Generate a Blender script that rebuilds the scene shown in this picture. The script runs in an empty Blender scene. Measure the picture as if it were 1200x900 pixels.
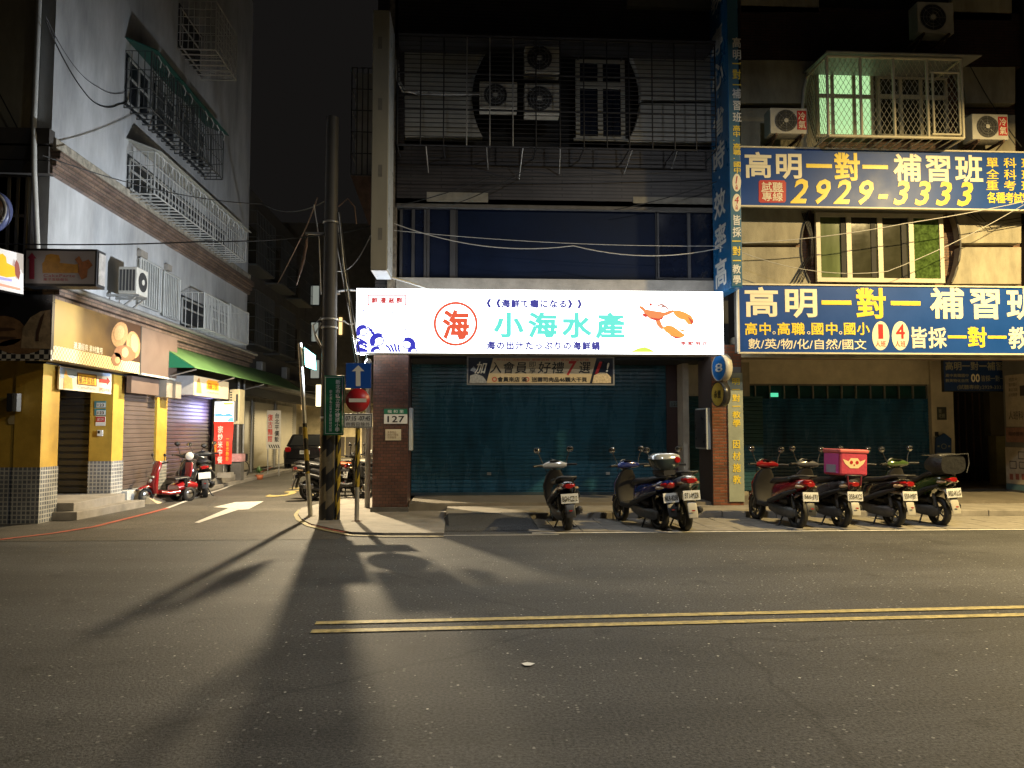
import bpy, math, random
from mathutils import Vector, Matrix
random.seed(7)
SC = bpy.context.scene
COL = SC.collection
R = math.radians

# ---------------------------------------------------------------- camera
CAMZ, FPX = 1.6, 901.0
PITCH, YAW = R(3.43), R(3.05)
cd = bpy.data.cameras.new('camera'); cam = bpy.data.objects.new('camera', cd); COL.objects.link(cam)
cam.location = (0, 0, CAMZ); cam.rotation_euler = (R(90) + PITCH, 0, -YAW)
cd.sensor_width = 36; cd.lens = FPX / 1200 * 36; cd.clip_end = 600; cd.clip_start = 0.05
SC.camera = cam
ROT = cam.rotation_euler.to_matrix()
def ray(px, py): return ROT @ Vector(((px - 600) / FPX, (450 - py) / FPX, -1))
def F(px, py, Y):                     # pixel of the photo -> x, z on the plane y = Y
    d = ray(px, py); t = Y / d.y; return d.x * t, CAMZ + d.z * t
def S(px, py, X):                     # -> y, z on the plane x = X
    d = ray(px, py); t = X / d.x; return d.y * t, CAMZ + d.z * t
def G(px, py, z=0.0):                 # -> x, y on the ground
    d = ray(px, py); t = (z - CAMZ) / d.z; return d.x * t, d.y * t

# ---------------------------------------------------------------- night sky, exposure
w = bpy.data.worlds.new('World'); SC.world = w; w.use_nodes = True
bg = w.node_tree.nodes['Background']; bg.inputs[0].default_value = (0.0088, 0.0080, 0.0075, 1); bg.inputs[1].default_value = 0.8
SC.view_settings.view_transform = 'Standard'; SC.view_settings.look = 'None'
SC.view_settings.exposure = 0; SC.view_settings.gamma = 1
SC.cycles.max_bounces = 6; SC.cycles.sample_clamp_indirect = 4
LAMP_ALLEY = 3800; LAMP_RIGHT = 2850; LAMP_ROAD_FILL = 400; LAMP_FAR = 3000; LAMP_COOL = 2300; SIGN_L = 4.5

# ---------------------------------------------------------------- materials
MATS = {}
def nt(name):
    m = bpy.data.materials.new(name); m.use_nodes = True
    t = m.node_tree; b = t.nodes['Principled BSDF']; return m, t, b
def N(t, kind, **kw):
    n = t.nodes.new(kind)
    for k, v in kw.items():
        if k.startswith('_'): setattr(n, k[1:], v)
        else: n.inputs[k.replace('~', ' ')].default_value = v
    return n
def coord(t, space='pos'):
    if space == 'obj': return t.nodes.new('ShaderNodeTexCoord').outputs['Object']
    return t.nodes.new('ShaderNodeNewGeometry').outputs['Position']
def mat(name, c, rough=.6, metal=0, var=.25, scale=3.0, bump=.0, bscale=60, space='pos', streak=0, emit=0, spec=None, coat=0):
    if name in MATS: return MATS[name]
    m, t, b = nt(name); L = t.links.new
    b.inputs['Roughness'].default_value = rough; b.inputs['Metallic'].default_value = metal
    if coat: b.inputs['Coat Weight'].default_value = coat; b.inputs['Coat Roughness'].default_value = .08
    if spec is not None: b.inputs['Specular IOR Level'].default_value = spec
    c = tuple(c) + (1,)
    if var:
        co = coord(t, space)
        n = N(t, 'ShaderNodeTexNoise', Scale=scale, Detail=6.0, Roughness=.65); 
        if streak:
            mp = N(t, 'ShaderNodeMapping'); mp.inputs['Scale'].default_value = (1, 1, streak); L(co, mp.inputs[0]); co2 = mp.outputs[0]
        else: co2 = co
        L(co2, n.inputs['Vector'])
        r = N(t, 'ShaderNodeValToRGB'); r.color_ramp.elements[0].position = .3; r.color_ramp.elements[1].position = .72
        r.color_ramp.elements[0].color = tuple(x * (1 - var) for x in c[:3]) + (1,)
        r.color_ramp.elements[1].color = tuple(min(1, x * (1 + var * .6)) for x in c[:3]) + (1,)
        L(n.outputs['Fac'], r.inputs[0]); L(r.outputs[0], b.inputs['Base Color'])
        mr = N(t, 'ShaderNodeMapRange'); mr.inputs[3].default_value = max(.03, rough - .12); mr.inputs[4].default_value = min(1, rough + .12)
        L(n.outputs['Fac'], mr.inputs[0]); L(mr.outputs[0], b.inputs['Roughness'])
        if emit: L(r.outputs[0], b.inputs['Emission Color'])
        if bump:
            n2 = N(t, 'ShaderNodeTexNoise', Scale=bscale, Detail=4.0); L(co, n2.inputs['Vector'])
            bp = N(t, 'ShaderNodeBump', Strength=bump, Distance=.02); L(n2.outputs['Fac'], bp.inputs['Height']); L(bp.outputs[0], b.inputs['Normal'])
    else:
        b.inputs['Base Color'].default_value = c
        if emit: b.inputs['Emission Color'].default_value = c
    if emit: b.inputs['Emission Strength'].default_value = emit
    MATS[name] = m; return m
def brickmat(name, c1, c2, mortar, bw, bh, ms=.004, off=.5, rough=.5, axis='xz', bump=.4, dirt=.4):
    m, t, b = nt(name); L = t.links.new
    sx = N(t, 'ShaderNodeSeparateXYZ'); L(coord(t), sx.inputs[0]); cx = N(t, 'ShaderNodeCombineXYZ')
    ad = N(t, 'ShaderNodeMath', _operation='ADD'); L(sx.outputs[0], ad.inputs[0]); L(sx.outputs[1], ad.inputs[1])
    L(ad.outputs[0], cx.inputs[0]); L(sx.outputs[2], cx.inputs[1])
    if axis == 'xy': L(sx.outputs[0], cx.inputs[0]); L(sx.outputs[1], cx.inputs[1])
    k = N(t, 'ShaderNodeTexBrick', Scale=1.0); k.offset = off
    k.inputs['Color1'].default_value = (*c1, 1); k.inputs['Color2'].default_value = (*c2, 1); k.inputs['Mortar'].default_value = (*mortar, 1)
    k.inputs['Mortar Size'].default_value = ms; k.inputs['Brick Width'].default_value = bw; k.inputs['Row Height'].default_value = bh
    k.inputs['Mortar Smooth'].default_value = .2; L(cx.outputs[0], k.inputs['Vector'])
    n = N(t, 'ShaderNodeTexNoise', Scale=2.5, Detail=6.0); L(coord(t), n.inputs['Vector'])
    mr = N(t, 'ShaderNodeMapRange'); mr.inputs[1].default_value = .3; mr.inputs[2].default_value = .7; mr.inputs[3].default_value = 1 - dirt; mr.inputs[4].default_value = 1.15
    L(n.outputs['Fac'], mr.inputs[0])
    mx = N(t, 'ShaderNodeMix', _data_type='RGBA', _blend_type='MULTIPLY'); mx.inputs[0].default_value = 1
    L(k.outputs['Color'], mx.inputs[6]); L(mr.outputs[0], mx.inputs[7]); L(mx.outputs[2], b.inputs['Base Color'])
    bp = N(t, 'ShaderNodeBump', Strength=bump, Distance=.01); bp.invert = True; L(k.outputs['Fac'], bp.inputs['Height']); L(bp.outputs[0], b.inputs['Normal'])
    b.inputs['Roughness'].default_value = rough; MATS[name] = m; return m
def checkmat(name, c1, c2, size, emit=0):
    m, t, b = nt(name); L = t.links.new
    sx = N(t, 'ShaderNodeSeparateXYZ'); L(coord(t), sx.inputs[0]); cx = N(t, 'ShaderNodeCombineXYZ')
    ad = N(t, 'ShaderNodeMath', _operation='ADD'); L(sx.outputs[0], ad.inputs[0]); L(sx.outputs[1], ad.inputs[1])
    L(ad.outputs[0], cx.inputs[0]); L(sx.outputs[2], cx.inputs[1]); cx.inputs[2].default_value = .013
    k = N(t, 'ShaderNodeTexChecker', Scale=1 / size); k.inputs[1].default_value = (*c1, 1); k.inputs[2].default_value = (*c2, 1)
    L(cx.outputs[0], k.inputs[0]); L(k.outputs[0], b.inputs['Base Color']); b.inputs['Roughness'].default_value = .4; return m
def asphalt(name, c, speck=.5, warm=(1, 1, 1)):
    m, t, b = nt(name); L = t.links.new; p = coord(t)
    n1 = N(t, 'ShaderNodeTexNoise', Scale=.55, Detail=5.0, Roughness=.6); L(p, n1.inputs['Vector'])
    n2 = N(t, 'ShaderNodeTexNoise', Scale=48.0, Detail=4.0, Roughness=.8); L(p, n2.inputs['Vector'])
    v = N(t, 'ShaderNodeTexVoronoi', Scale=34.0); L(p, v.inputs['Vector'])
    sep = N(t, 'ShaderNodeSeparateColor'); L(v.outputs['Color'], sep.inputs[0])
    g = N(t, 'ShaderNodeMath', _operation='GREATER_THAN'); g.inputs[1].default_value = .955; L(sep.outputs[0], g.inputs[0])
    ls = N(t, 'ShaderNodeMath', _operation='LESS_THAN'); ls.inputs[1].default_value = .33; L(v.outputs['Distance'], ls.inputs[0])
    sp = N(t, 'ShaderNodeMath', _operation='MULTIPLY'); L(g.outputs[0], sp.inputs[0]); L(ls.outputs[0], sp.inputs[1])
    r1 = N(t, 'ShaderNodeMapRange'); r1.inputs[1].default_value = .3; r1.inputs[2].default_value = .7; r1.inputs[3].default_value = .72; r1.inputs[4].default_value = 1.25; L(n1.outputs['Fac'], r1.inputs[0])
    r2 = N(t, 'ShaderNodeMapRange'); r2.inputs[1].default_value = .34; r2.inputs[2].default_value = .66; r2.inputs[3].default_value = .3; r2.inputs[4].default_value = 1.7; L(n2.outputs['Fac'], r2.inputs[0])
    mu = N(t, 'ShaderNodeMath', _operation='MULTIPLY'); L(r1.outputs[0], mu.inputs[0]); L(r2.outputs[0], mu.inputs[1])
    vm = N(t, 'ShaderNodeVectorMath', _operation='SCALE'); vm.inputs[0].default_value = c; L(mu.outputs[0], vm.inputs['Scale'])
    mx = N(t, 'ShaderNodeMix', _data_type='RGBA'); mx.inputs[7].default_value = (speck * .45, speck * .45, speck * .44, 1)
    L(sp.outputs[0], mx.inputs[0]); L(vm.outputs[0], mx.inputs[6])
    vc = N(t, 'ShaderNodeTexVoronoi', Scale=.16, _feature='DISTANCE_TO_EDGE'); 
    n3 = N(t, 'ShaderNodeTexNoise', Scale=1.3, Detail=5.0); L(p, n3.inputs['Vector'])
    av = N(t, 'ShaderNodeMix', _data_type='VECTOR'); av.inputs[0].default_value = .3; L(p, av.inputs[4]); L(n3.outputs['Color'], av.inputs[5]); L(av.outputs[1], vc.inputs['Vector'])
    cr = N(t, 'ShaderNodeMapRange'); cr.inputs[1].default_value = 0; cr.inputs[2].default_value = .0035; cr.inputs[3].default_value = .72; cr.inputs[4].default_value = 1; L(vc.outputs['Distance'], cr.inputs[0])
    m2 = N(t, 'ShaderNodeMix', _data_type='RGBA', _blend_type='MULTIPLY'); m2.inputs[0].default_value = 1; L(mx.outputs[2], m2.inputs[6]); L(cr.outputs[0], m2.inputs[7])
    mp = N(t, 'ShaderNodeMapping'); mp.inputs['Scale'].default_value = (.12, 1.1, 1); L(p, mp.inputs[0]); n4 = N(t, 'ShaderNodeTexNoise', Scale=.9, Detail=6.0, Roughness=.7); L(mp.outputs[0], n4.inputs['Vector'])
    r4 = N(t, 'ShaderNodeMapRange'); r4.inputs[1].default_value = .35; r4.inputs[2].default_value = .65; r4.inputs[3].default_value = .80; r4.inputs[4].default_value = 1.18; L(n4.outputs['Fac'], r4.inputs[0])
    n5 = N(t, 'ShaderNodeTexNoise', Scale=2.3, Detail=3.0); L(p, n5.inputs['Vector']); r5 = N(t, 'ShaderNodeMapRange'); r5.inputs[1].default_value = .62; r5.inputs[2].default_value = .72; r5.inputs[3].default_value = 1; r5.inputs[4].default_value = .72; L(n5.outputs['Fac'], r5.inputs[0])
    mm = N(t, 'ShaderNodeMath', _operation='MULTIPLY'); L(r4.outputs[0], mm.inputs[0]); L(r5.outputs[0], mm.inputs[1])
    m3 = N(t, 'ShaderNodeMix', _data_type='RGBA', _blend_type='MULTIPLY'); m3.inputs[0].default_value = 1; L(m2.outputs[2], m3.inputs[6]); L(mm.outputs[0], m3.inputs[7]); L(m3.outputs[2], b.inputs['Base Color'])
    rr = N(t, 'ShaderNodeMapRange'); rr.inputs[3].default_value = .5; rr.inputs[4].default_value = .85; L(n1.outputs['Fac'], rr.inputs[0]); L(rr.outputs[0], b.inputs['Roughness'])
    b.inputs['Specular IOR Level'].default_value = .22
    bp = N(t, 'ShaderNodeBump', Strength=.65, Distance=.012); L(n2.outputs['Fac'], bp.inputs['Height']); L(bp.outputs[0], b.inputs['Normal'])
    return m
def emis(name, c, s, base=None):
    if name in MATS: return MATS[name]
    m, t, b = nt(name); b.inputs['Base Color'].default_value = (*(base or c), 1); b.inputs['Roughness'].default_value = .4
    b.inputs['Emission Color'].default_value = (*c, 1); b.inputs['Emission Strength'].default_value = s; MATS[name] = m; return m
def stripes(name, c1, c2, period, slant, rough=.4):
    m, t, b = nt(name); L = t.links.new
    co = t.nodes.new('ShaderNodeTexCoord'); sx = N(t, 'ShaderNodeSeparateXYZ'); L(co.outputs['Object'], sx.inputs[0])
    at = N(t, 'ShaderNodeMath', _operation='ARCTAN2'); L(sx.outputs[0], at.inputs[0]); L(sx.outputs[1], at.inputs[1])
    a = N(t, 'ShaderNodeMath', _operation='MULTIPLY'); a.inputs[1].default_value = slant; L(at.outputs[0], a.inputs[0])
    ad = N(t, 'ShaderNodeMath', _operation='ADD'); L(a.outputs[0], ad.inputs[0]); L(sx.outputs[2], ad.inputs[1])
    md = N(t, 'ShaderNodeMath', _operation='FLOORED_MODULO'); md.inputs[1].default_value = period; L(ad.outputs[0], md.inputs[0])
    g = N(t, 'ShaderNodeMath', _operation='GREATER_THAN'); g.inputs[1].default_value = period / 2; L(md.outputs[0], g.inputs[0])
    mx = N(t, 'ShaderNodeMix', _data_type='RGBA'); mx.inputs[6].default_value = (*c1, 1); mx.inputs[7].default_value = (*c2, 1); L(g.outputs[0], mx.inputs[0])
    n = N(t, 'ShaderNodeTexNoise', Scale=14.0, Detail=5.0); L(co.outputs['Object'], n.inputs['Vector'])
    m2 = N(t, 'ShaderNodeMix', _data_type='RGBA', _blend_type='MULTIPLY'); m2.inputs[0].default_value = .7; L(mx.outputs[2], m2.inputs[6]); L(n.outputs['Fac'], m2.inputs[7])
    L(m2.outputs[2], b.inputs['Base Color']); b.inputs['Roughness'].default_value = rough; return m

# ---------------------------------------------------------------- mesh builder
class MB:
    def __init__(s): s.v = []; s.f = []; s.sm = []
    def add(s, vs, fs, sm=False):
        o = len(s.v); s.v += [tuple(x) for x in vs]
        for f in fs: s.f.append([o + i for i in f]); s.sm.append(sm)
        return s
    def box(s, x0, x1, y0, y1, z0, z1):
        if x0 > x1: x0, x1 = x1, x0
        if y0 > y1: y0, y1 = y1, y0
        if z0 > z1: z0, z1 = z1, z0
        return s.add([(x, y, z) for z in (z0, z1) for y in (y0, y1) for x in (x0, x1)],
                     [(0, 2, 3, 1), (4, 5, 7, 6), (0, 1, 5, 4), (2, 6, 7, 3), (0, 4, 6, 2), (1, 3, 7, 5)])
    def hexa(s, b, t):                 # two quads, bottom and top, same winding
        return s.add(list(b) + list(t), [(3, 2, 1, 0), (4, 5, 6, 7), (0, 1, 5, 4), (1, 2, 6, 5), (2, 3, 7, 6), (3, 0, 4, 7)])
    def ext(s, poly, d):               # polygon extruded by vector d
        n = len(poly); d = Vector(d); p2 = [tuple(Vector(p) + d) for p in poly]
        return s.add(list(poly) + p2, [tuple(range(n))[::-1], tuple(range(n, 2 * n))] + [(i, (i + 1) % n, n + (i + 1) % n, n + i) for i in range(n)])
    def cyl(s, a, b, r0, r1=None, n=12, caps=True, sm=True):
        r1 = r0 if r1 is None else r1; a = Vector(a); b = Vector(b); d = (b - a).normalized()
        u = d.cross(Vector((0, 0, 1)) if abs(d.z) < .9 else Vector((1, 0, 0))).normalized(); v = d.cross(u)
        vs = [a + (u * math.cos(2 * math.pi * i / n) + v * math.sin(2 * math.pi * i / n)) * r0 for i in range(n)]
        vs += [b + (u * math.cos(2 * math.pi * i / n) + v * math.sin(2 * math.pi * i / n)) * r1 for i in range(n)]
        s.add(vs, [(i, (i + 1) % n, n + (i + 1) % n, n + i) for i in range(n)], sm)
        if caps:
            s.add(vs[:n], [tuple(range(n))[::-1]]); s.add(vs[n:], [tuple(range(n))])
        return s
    def tube(s, pts, r, n=6):
        pts = [Vector(p) for p in pts]; rings = []
        for i, p in enumerate(pts):
            d = (pts[min(i + 1, len(pts) - 1)] - pts[max(i - 1, 0)]).normalized()
            u = d.cross(Vector((0, 0, 1)) if abs(d.z) < .95 else Vector((1, 0, 0))).normalized(); v = d.cross(u)
            rr = r[i] if isinstance(r, (list, tuple)) else r
            rings.append([p + (u * math.cos(2 * math.pi * k / n) + v * math.sin(2 * math.pi * k / n)) * rr for k in range(n)])
        return s.rings(rings)
    def rings(s, rings, sm=True):
        n = len(rings[0]); vs = [p for rg in rings for p in rg]; m = len(rings)
        fs = [(j * n + i, j * n + (i + 1) % n, (j + 1) * n + (i + 1) % n, (j + 1) * n + i) for j in range(m - 1) for i in range(n)]
        s.add(vs, fs, sm); s.add(rings[0], [tuple(range(n))[::-1]], sm); s.add(rings[-1], [tuple(range(n))], sm); return s
    def loft(s, secs, n=16):           # (centre, u axis, v axis, ru, rv, power)
        out = []
        for c, u, v, ru, rv, pw in secs:
            c = Vector(c); u = Vector(u).normalized(); v = Vector(v).normalized(); rg = []
            for k in range(n):
                a = 2 * math.pi * k / n; ca, sa = math.cos(a), math.sin(a)
                rg.append(c + u * ru * math.copysign(abs(ca) ** (2 / pw), ca) + v * rv * math.copysign(abs(sa) ** (2 / pw), sa))
            out.append(rg)
        return s.rings(out)
    def lathe(s, c, axis, prof, n=24):  # prof: (radius, along)
        c = Vector(c); d = Vector(axis).normalized(); u = d.cross(Vector((0, 0, 1)) if abs(d.z) < .9 else Vector((1, 0, 0))).normalized(); v = d.cross(u)
        m = len(prof); vs = [c + d * h + (u * math.cos(2 * math.pi * k / n) + v * math.sin(2 * math.pi * k / n)) * max(r, 1e-4) for r, h in prof for k in range(n)]
        return s.add(vs, [(j * n + i, j * n + (i + 1) % n, (j + 1) * n + (i + 1) % n, (j + 1) * n + i) for j in range(m - 1) for i in range(n)], True)
    def build(s, name, m, parent=None, bevel=0, local=False):
        off = Vector((0, 0, 0))
        if parent is not None and not local: off = WL(parent)
        me = bpy.data.meshes.new(name); me.from_pydata([(x - off.x, y - off.y, z - off.z) for x, y, z in s.v], [], s.f)
        me.polygons.foreach_set('use_smooth', s.sm); me.materials.append(m); me.update()
        o = bpy.data.objects.new(name, me); COL.objects.link(o); o.parent = parent
        if bevel:
            b = o.modifiers.new('bevel', 'BEVEL'); b.width = bevel; b.segments = 2; b.limit_method = 'ANGLE'; b.angle_limit = R(40)
        return o
def WL(o):
    v = Vector(o.location)
    while o.parent is not None: o = o.parent; v = v + Vector(o.location)
    return v
def box(name, m, parent, x0, x1, y0, y1, z0, z1, bevel=0): return MB().box(x0, x1, y0, y1, z0, z1).build(name, m, parent, bevel)
def tag(o, label=None, cat=None, group=None, kind=None):
    if label: o['label'] = label
    if cat: o['category'] = cat
    if group: o['group'] = group
    if kind: o['kind'] = kind
    return o
def thing(name, label, cat, loc=(0, 0, 0), group=None):
    o = bpy.data.objects.new(name, None); COL.objects.link(o); o.location = loc; o.empty_display_size = .1
    return tag(o, label, cat, group)
def struct(o): o['kind'] = 'structure'; return o
def stuff(o): o['kind'] = 'stuff'; return o
def dup(o, parent=None, dx=(0, 0, 0)):
    c = o.copy(); COL.objects.link(c); c.parent = parent
    if parent is None: c.location = Vector(o.location) + Vector(dx)
    for ch in list(o.children): dup(ch, c)
    return c
def piece(src, parent, loc, rot=None, scale=None, name=None):
    c = src.copy(); COL.objects.link(c); c.parent = parent; c.location = loc
    if name: c.name = name
    if rot: c.rotation_euler = rot
    if scale: c.scale = scale
    return c

# ---------------------------------------------------------------- lettering
def glyphs(body, bold=.012, space=1.0, line=1.0, italic=0, align='LEFT'):
    c = bpy.data.curves.new('lettering', 'FONT'); c.body = body; c.size = 1; c.bevel_depth = max(0, bold) * .8; c.bevel_resolution = 0; c.space_character = space
    c.space_line = line; c.resolution_u = 2; c.shear = italic; c.align_x = align
    o = bpy.data.objects.new('lettering', c); COL.objects.link(o)
    me = bpy.data.meshes.new_from_object(o.evaluated_get(bpy.context.evaluated_depsgraph_get()))
    bpy.data.objects.remove(o); bpy.data.curves.remove(c)
    return me
def lettering(body, m, parent, org, ux, uz, wdt, hgt, bold=.012, space=1.0, line=1.0, italic=0, align='LEFT', pop=.004, local=False, name='lettering'):
    """text fitted to a rectangle: org lower left corner, ux/uz unit vectors, wdt x hgt metres"""
    me = glyphs(body, bold, space, line, italic, align)
    xs = [v.co.x for v in me.vertices]; ys = [v.co.y for v in me.vertices]
    x0, x1, y0, y1 = min(xs), max(xs), min(ys), max(ys)
    org = Vector(org); ux = Vector(ux).normalized(); uz = Vector(uz).normalized(); nn = ux.cross(uz)
    off = Vector((0, 0, 0)) if (local or parent is None) else WL(parent)
    for v in me.vertices:
        v.co = org + ux * ((v.co.x - x0) / (x1 - x0) * wdt) + uz * ((v.co.y - y0) / (y1 - y0) * hgt) + nn * (pop + v.co.z * .02) - off
    me.materials.clear(); me.materials.append(m); me.name = name
    for p in me.polygons: p.use_smooth = False; p.material_index = 0
    o = bpy.data.objects.new(name, me); COL.objects.link(o); o.parent = parent; return o
def ftext(body, m, parent, px0, px1, py0, py1, Y, **k):   # on a wall facing the street
    x0, z0 = F(px0, py1, Y); x1, z1 = F(px1, py0, Y)
    return lettering(body, m, parent, (x0, Y, z0), (1, 0, 0), (0, 0, 1), x1 - x0, z1 - z0, **k)
def vtxt(s): return '\n'.join(s)
def flat(name, m, parent, polys, Y, pop=.004, px=True):    # flat printed shapes given as photo outlines, laid on plane y=Y
    b = MB()
    for pl in polys:
        pts = []
        for (a, c) in pl:
            x, z = F(a, c, Y) if px else (a, c)
            pts.append((x, Y - pop, z))
        b.add(pts, [tuple(range(len(pts)))])
    return b.build(name, m, parent)
# ---------------------------------------------------------------- shared materials
ASPH = asphalt('asphalt_main', (.068, .069, .071)); ASPH2 = asphalt('asphalt_alley', (.092, .086, .076), .3)
CONC = mat('concrete', (.27, .25, .22), .8, var=.35, scale=2.2, bump=.3)
CONCD = mat('dark_concrete', (.10, .095, .09), .8, var=.4, scale=3, bump=.3)
SLAB = mat('paving_slab', (.24, .225, .20), .75, var=.3, scale=5, bump=.3)
YEL = mat('yellow_paint', (.48, .39, .16), .6, var=.6, scale=16, bump=.3, bscale=90)
WHT = mat('white_paint', (.58, .57, .54), .6, var=.35, scale=9, bump=.3, bscale=90)
REDP = mat('red_paint', (.45, .11, .07), .6, var=.45, scale=8, bump=.3)
TILE = brickmat('brown_tile', (.135, .058, .04), (.085, .04, .032), (.035, .025, .02), .11, .06, .006, rough=.35, dirt=.5)
TILER = brickmat('red_brick_tile', (.24, .075, .035), (.14, .055, .03), (.10, .07, .05), .20, .06, .008, rough=.4, dirt=.5)
RIB = brickmat('ribbed_wall_tile', (.042, .036, .036), (.034, .030, .032), (.012, .011, .012), 1.2, .07, .012, rough=.5, dirt=.45)
RIBR = brickmat('dark_red_wall_tile', (.065, .030, .024), (.05, .024, .02), (.018, .014, .012), .22, .06, .01, rough=.5)
PANEL = mat('weathered_render', (.38, .345, .255), .8, var=.5, scale=2.0, bump=.45, streak=.35)
PANELW = mat('grey_wall_tile', (.33, .33, .31), .5, var=.2, scale=2)
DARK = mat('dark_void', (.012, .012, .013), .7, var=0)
NAVY = mat('navy_shutter', (.020, .10, .22), .26, var=.6, scale=2.2, streak=.25, bump=.35, bscale=2.5, metal=.0)
TEAL = mat('teal_shutter', (.020, .085, .125), .27, var=.6, scale=2.2, streak=.25, bump=.35, bscale=2.5)
GLASSN = mat('blue_black_glass', (.008, .012, .028), .12, var=.3, scale=1.2)
ALU = mat('dull_aluminium', (.30, .30, .29), .45, metal=.5, var=.15)
ALUW = mat('cream_window_frame', (.62, .57, .44), .5, var=.15)
IRON = mat('dark_iron', (.03, .03, .034), .5, metal=.3, var=.3)
STEEL = mat('galvanised_steel', (.42, .42, .41), .42, metal=.7, var=.25, scale=8)
CABLE = mat('black_cable', (.012, .012, .012), .5, var=0)
CABLEL = mat('pale_cable', (.45, .44, .42), .5, var=0)
ACW = mat('air_conditioner_casing', (.50, .48, .42), .5, var=.2, scale=4)
ACD = mat('fan_grille', (.035, .035, .035), .5, var=0)
BLUES = mat('sign_blue', (.007, .055, .27), .42, var=.12, scale=1.2, spec=.25)
CREAM = mat('sign_cream', (.78, .72, .55), .4, var=0); SYEL = mat('sign_yellow', (.80, .60, .05), .4, var=0); SRED = mat('sign_red', (.45, .02, .02), .4, var=0)
BLACKP = mat('black_print', (.01, .01, .01), .5, var=0); WPL = mat('white_plate', (.72, .72, .68), .4, var=.08)
RUST = mat('rusty_steel', (.12, .07, .045), .7, var=.5, scale=6)

# ---------------------------------------------------------------- ground
road = struct(MB().add([(-160, -60, 0), (160, -60, 0), (160, 260, 0), (-160, 260, 0)], [(0, 1, 2, 3)]).build('road', ASPH))
al = struct(MB().add([(-7.6, 11.55, .004), (-1.95, 11.5, .004), (-1.95, 13.0, .004), (-1.95, 60, .004), (-9.5, 60, .004), (-8.2, 30, .004)], [(0, 1, 2, 3, 4, 5)]).build('alley_road', ASPH2))
def line(name, pts, wd, m, z=.008, parent=None):
    b = MB(); L = []; Rr = []
    for i, p in enumerate(pts):
        a = Vector(pts[max(i - 1, 0)]); c = Vector(pts[min(i + 1, len(pts) - 1)]); d = (c - a).normalized(); n = Vector((-d.y, d.x)) * wd / 2
        L.append((p[0] + n.x, p[1] + n.y, z)); Rr.append((p[0] - n.x, p[1] - n.y, z))
    k = len(pts); b.add(L + Rr, [(i, k + i, k + i + 1, i + 1) for i in range(k - 1)]); return b.build(name, m, parent)
line('lane_line', [(-1.26, 6.28), (6, 6.56), (30, 7.5)], .10, YEL, parent=road)
line('lane_line', [(-1.28, 6.55), (6, 6.83), (30, 7.78)], .10, YEL, parent=road)
line('edge_line', [(.95, 12.0), (14, 12.06), (40, 12.2)], .10, WHT, parent=road)
line('edge_line', [G(*p) for p in ((520, 628), (600, 627.5), (655, 627))], .05, WHT, parent=road)
line('kerb_line', [G(*p) for p in ((0, 633), (60, 626), (110, 618), (150, 608), (178, 601), (196, 596))], .10, REDP, .012, parent=al)
line('kerb_line', [G(*p) for p in ((196, 596), (225, 585), (262, 573), (290, 561), (305, 554))], .09, WHT, .012, parent=al)
line('kerb_line', [G(*p) for p in ((305, 554), (318, 548), (330, 543))], .09, REDP, .012, parent=al)
cp = [(352, 598), (347, 604), (350, 610), (362, 617), (385, 623), (410, 628), (450, 629.5), (520, 629.5)]
line('kerb_line', [G(*p) for p in cp], .09, mat('worn_yellow_paint', (.34, .29, .15), .7, var=.6, scale=6), .016, parent=al)
line('kerb_line', [G(*p) for p in ((364, 615), (382, 620), (404, 625))], .10, REDP, .020, parent=al)
ar = [(228, 613), (233, 613.5), (279, 598), (291, 597.5), (309, 588), (276, 589), (250, 595), (268, 596)]
MB().add([(*G(*p), .012) for p in ar], [tuple(range(len(ar)))]).build('arrow_marking', WHT, al)
gx, gy = G(308, 583); lettering('30', YEL, al, (gx, gy, .012), (1, .02, 0), (.0, 1, 0), 1.35, 3.0, bold=-.012, name='speed_marking')
# corner apron, pavement, parking strip, arcade floor
ap = [G(*p) for p in ((353, 597), (349, 604), (353, 610), (364, 616), (386, 621), (412, 626), (450, 627), (520, 627), (522, 612))] + [(-.45, 15.3), (-1.9, 15.3), (-1.9, 40), (-2.75, 40), (-2.9, 18)]
struct(MB().ext([(x, y, .0) for x, y in ap], (0, 0, .035)).build('corner_pavement', CONC))
struct(box('pavement', CONC, None, -.45, 26, 13.98, 15.12, -.05, .12))
struct(box('arcade_floor', mat('terrazzo_floor', (.17, .15, .12), .5, var=.3, scale=3, bump=.1), None, -1.2, 26, 15.12, 22, -.05, .18))
kb = struct(box('kerb', CONC, None, -.45, 26, 13.96, 13.978, -.05, .112))
k0 = None
for i in range(20):
    ln = 1.0; x = -.45 + i * ln
    if k0 is None: k0 = box('kerb_stone', CONC, kb, x + .006, x + ln - .006, 13.82, 13.957, -.05, .124, .012)
    else: piece(k0, kb, (i * ln, random.uniform(-.004, .004), random.uniform(-.004, .003)))
ps = struct(box('parking_strip', CONCD, None, .9, 20, 12.1, 13.81, -.05, .006))
t0 = None
for j in range(4):
    for i in range(30):
        x = .92 + i * .42 + (.0); y = 12.11 + j * .425
        if t0 is None: t0 = MB().box(0, .408, 0, .413, 0, .02).build('paving_slab', SLAB, ps, .004, local=True); t0.location = (x, y, 0); t1 = t0
        else: t1 = piece(t0, ps, (x, y, random.uniform(-.003, .003)))
rp = MB().hexa([(-.55, 12.25, .002), (1.12, 12.3, .002), (1.08, 13.8, .002), (-.5, 13.8, .002)], [(-.35, 12.55, .035), (1.0, 12.45, .085), (1.02, 13.8, .14), (-.4, 13.8, .13)])
struct(rp.build('kerb_ramp', asphalt('ramp_asphalt', (.06, .06, .06), .2), None, .03))
b = MB()
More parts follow.
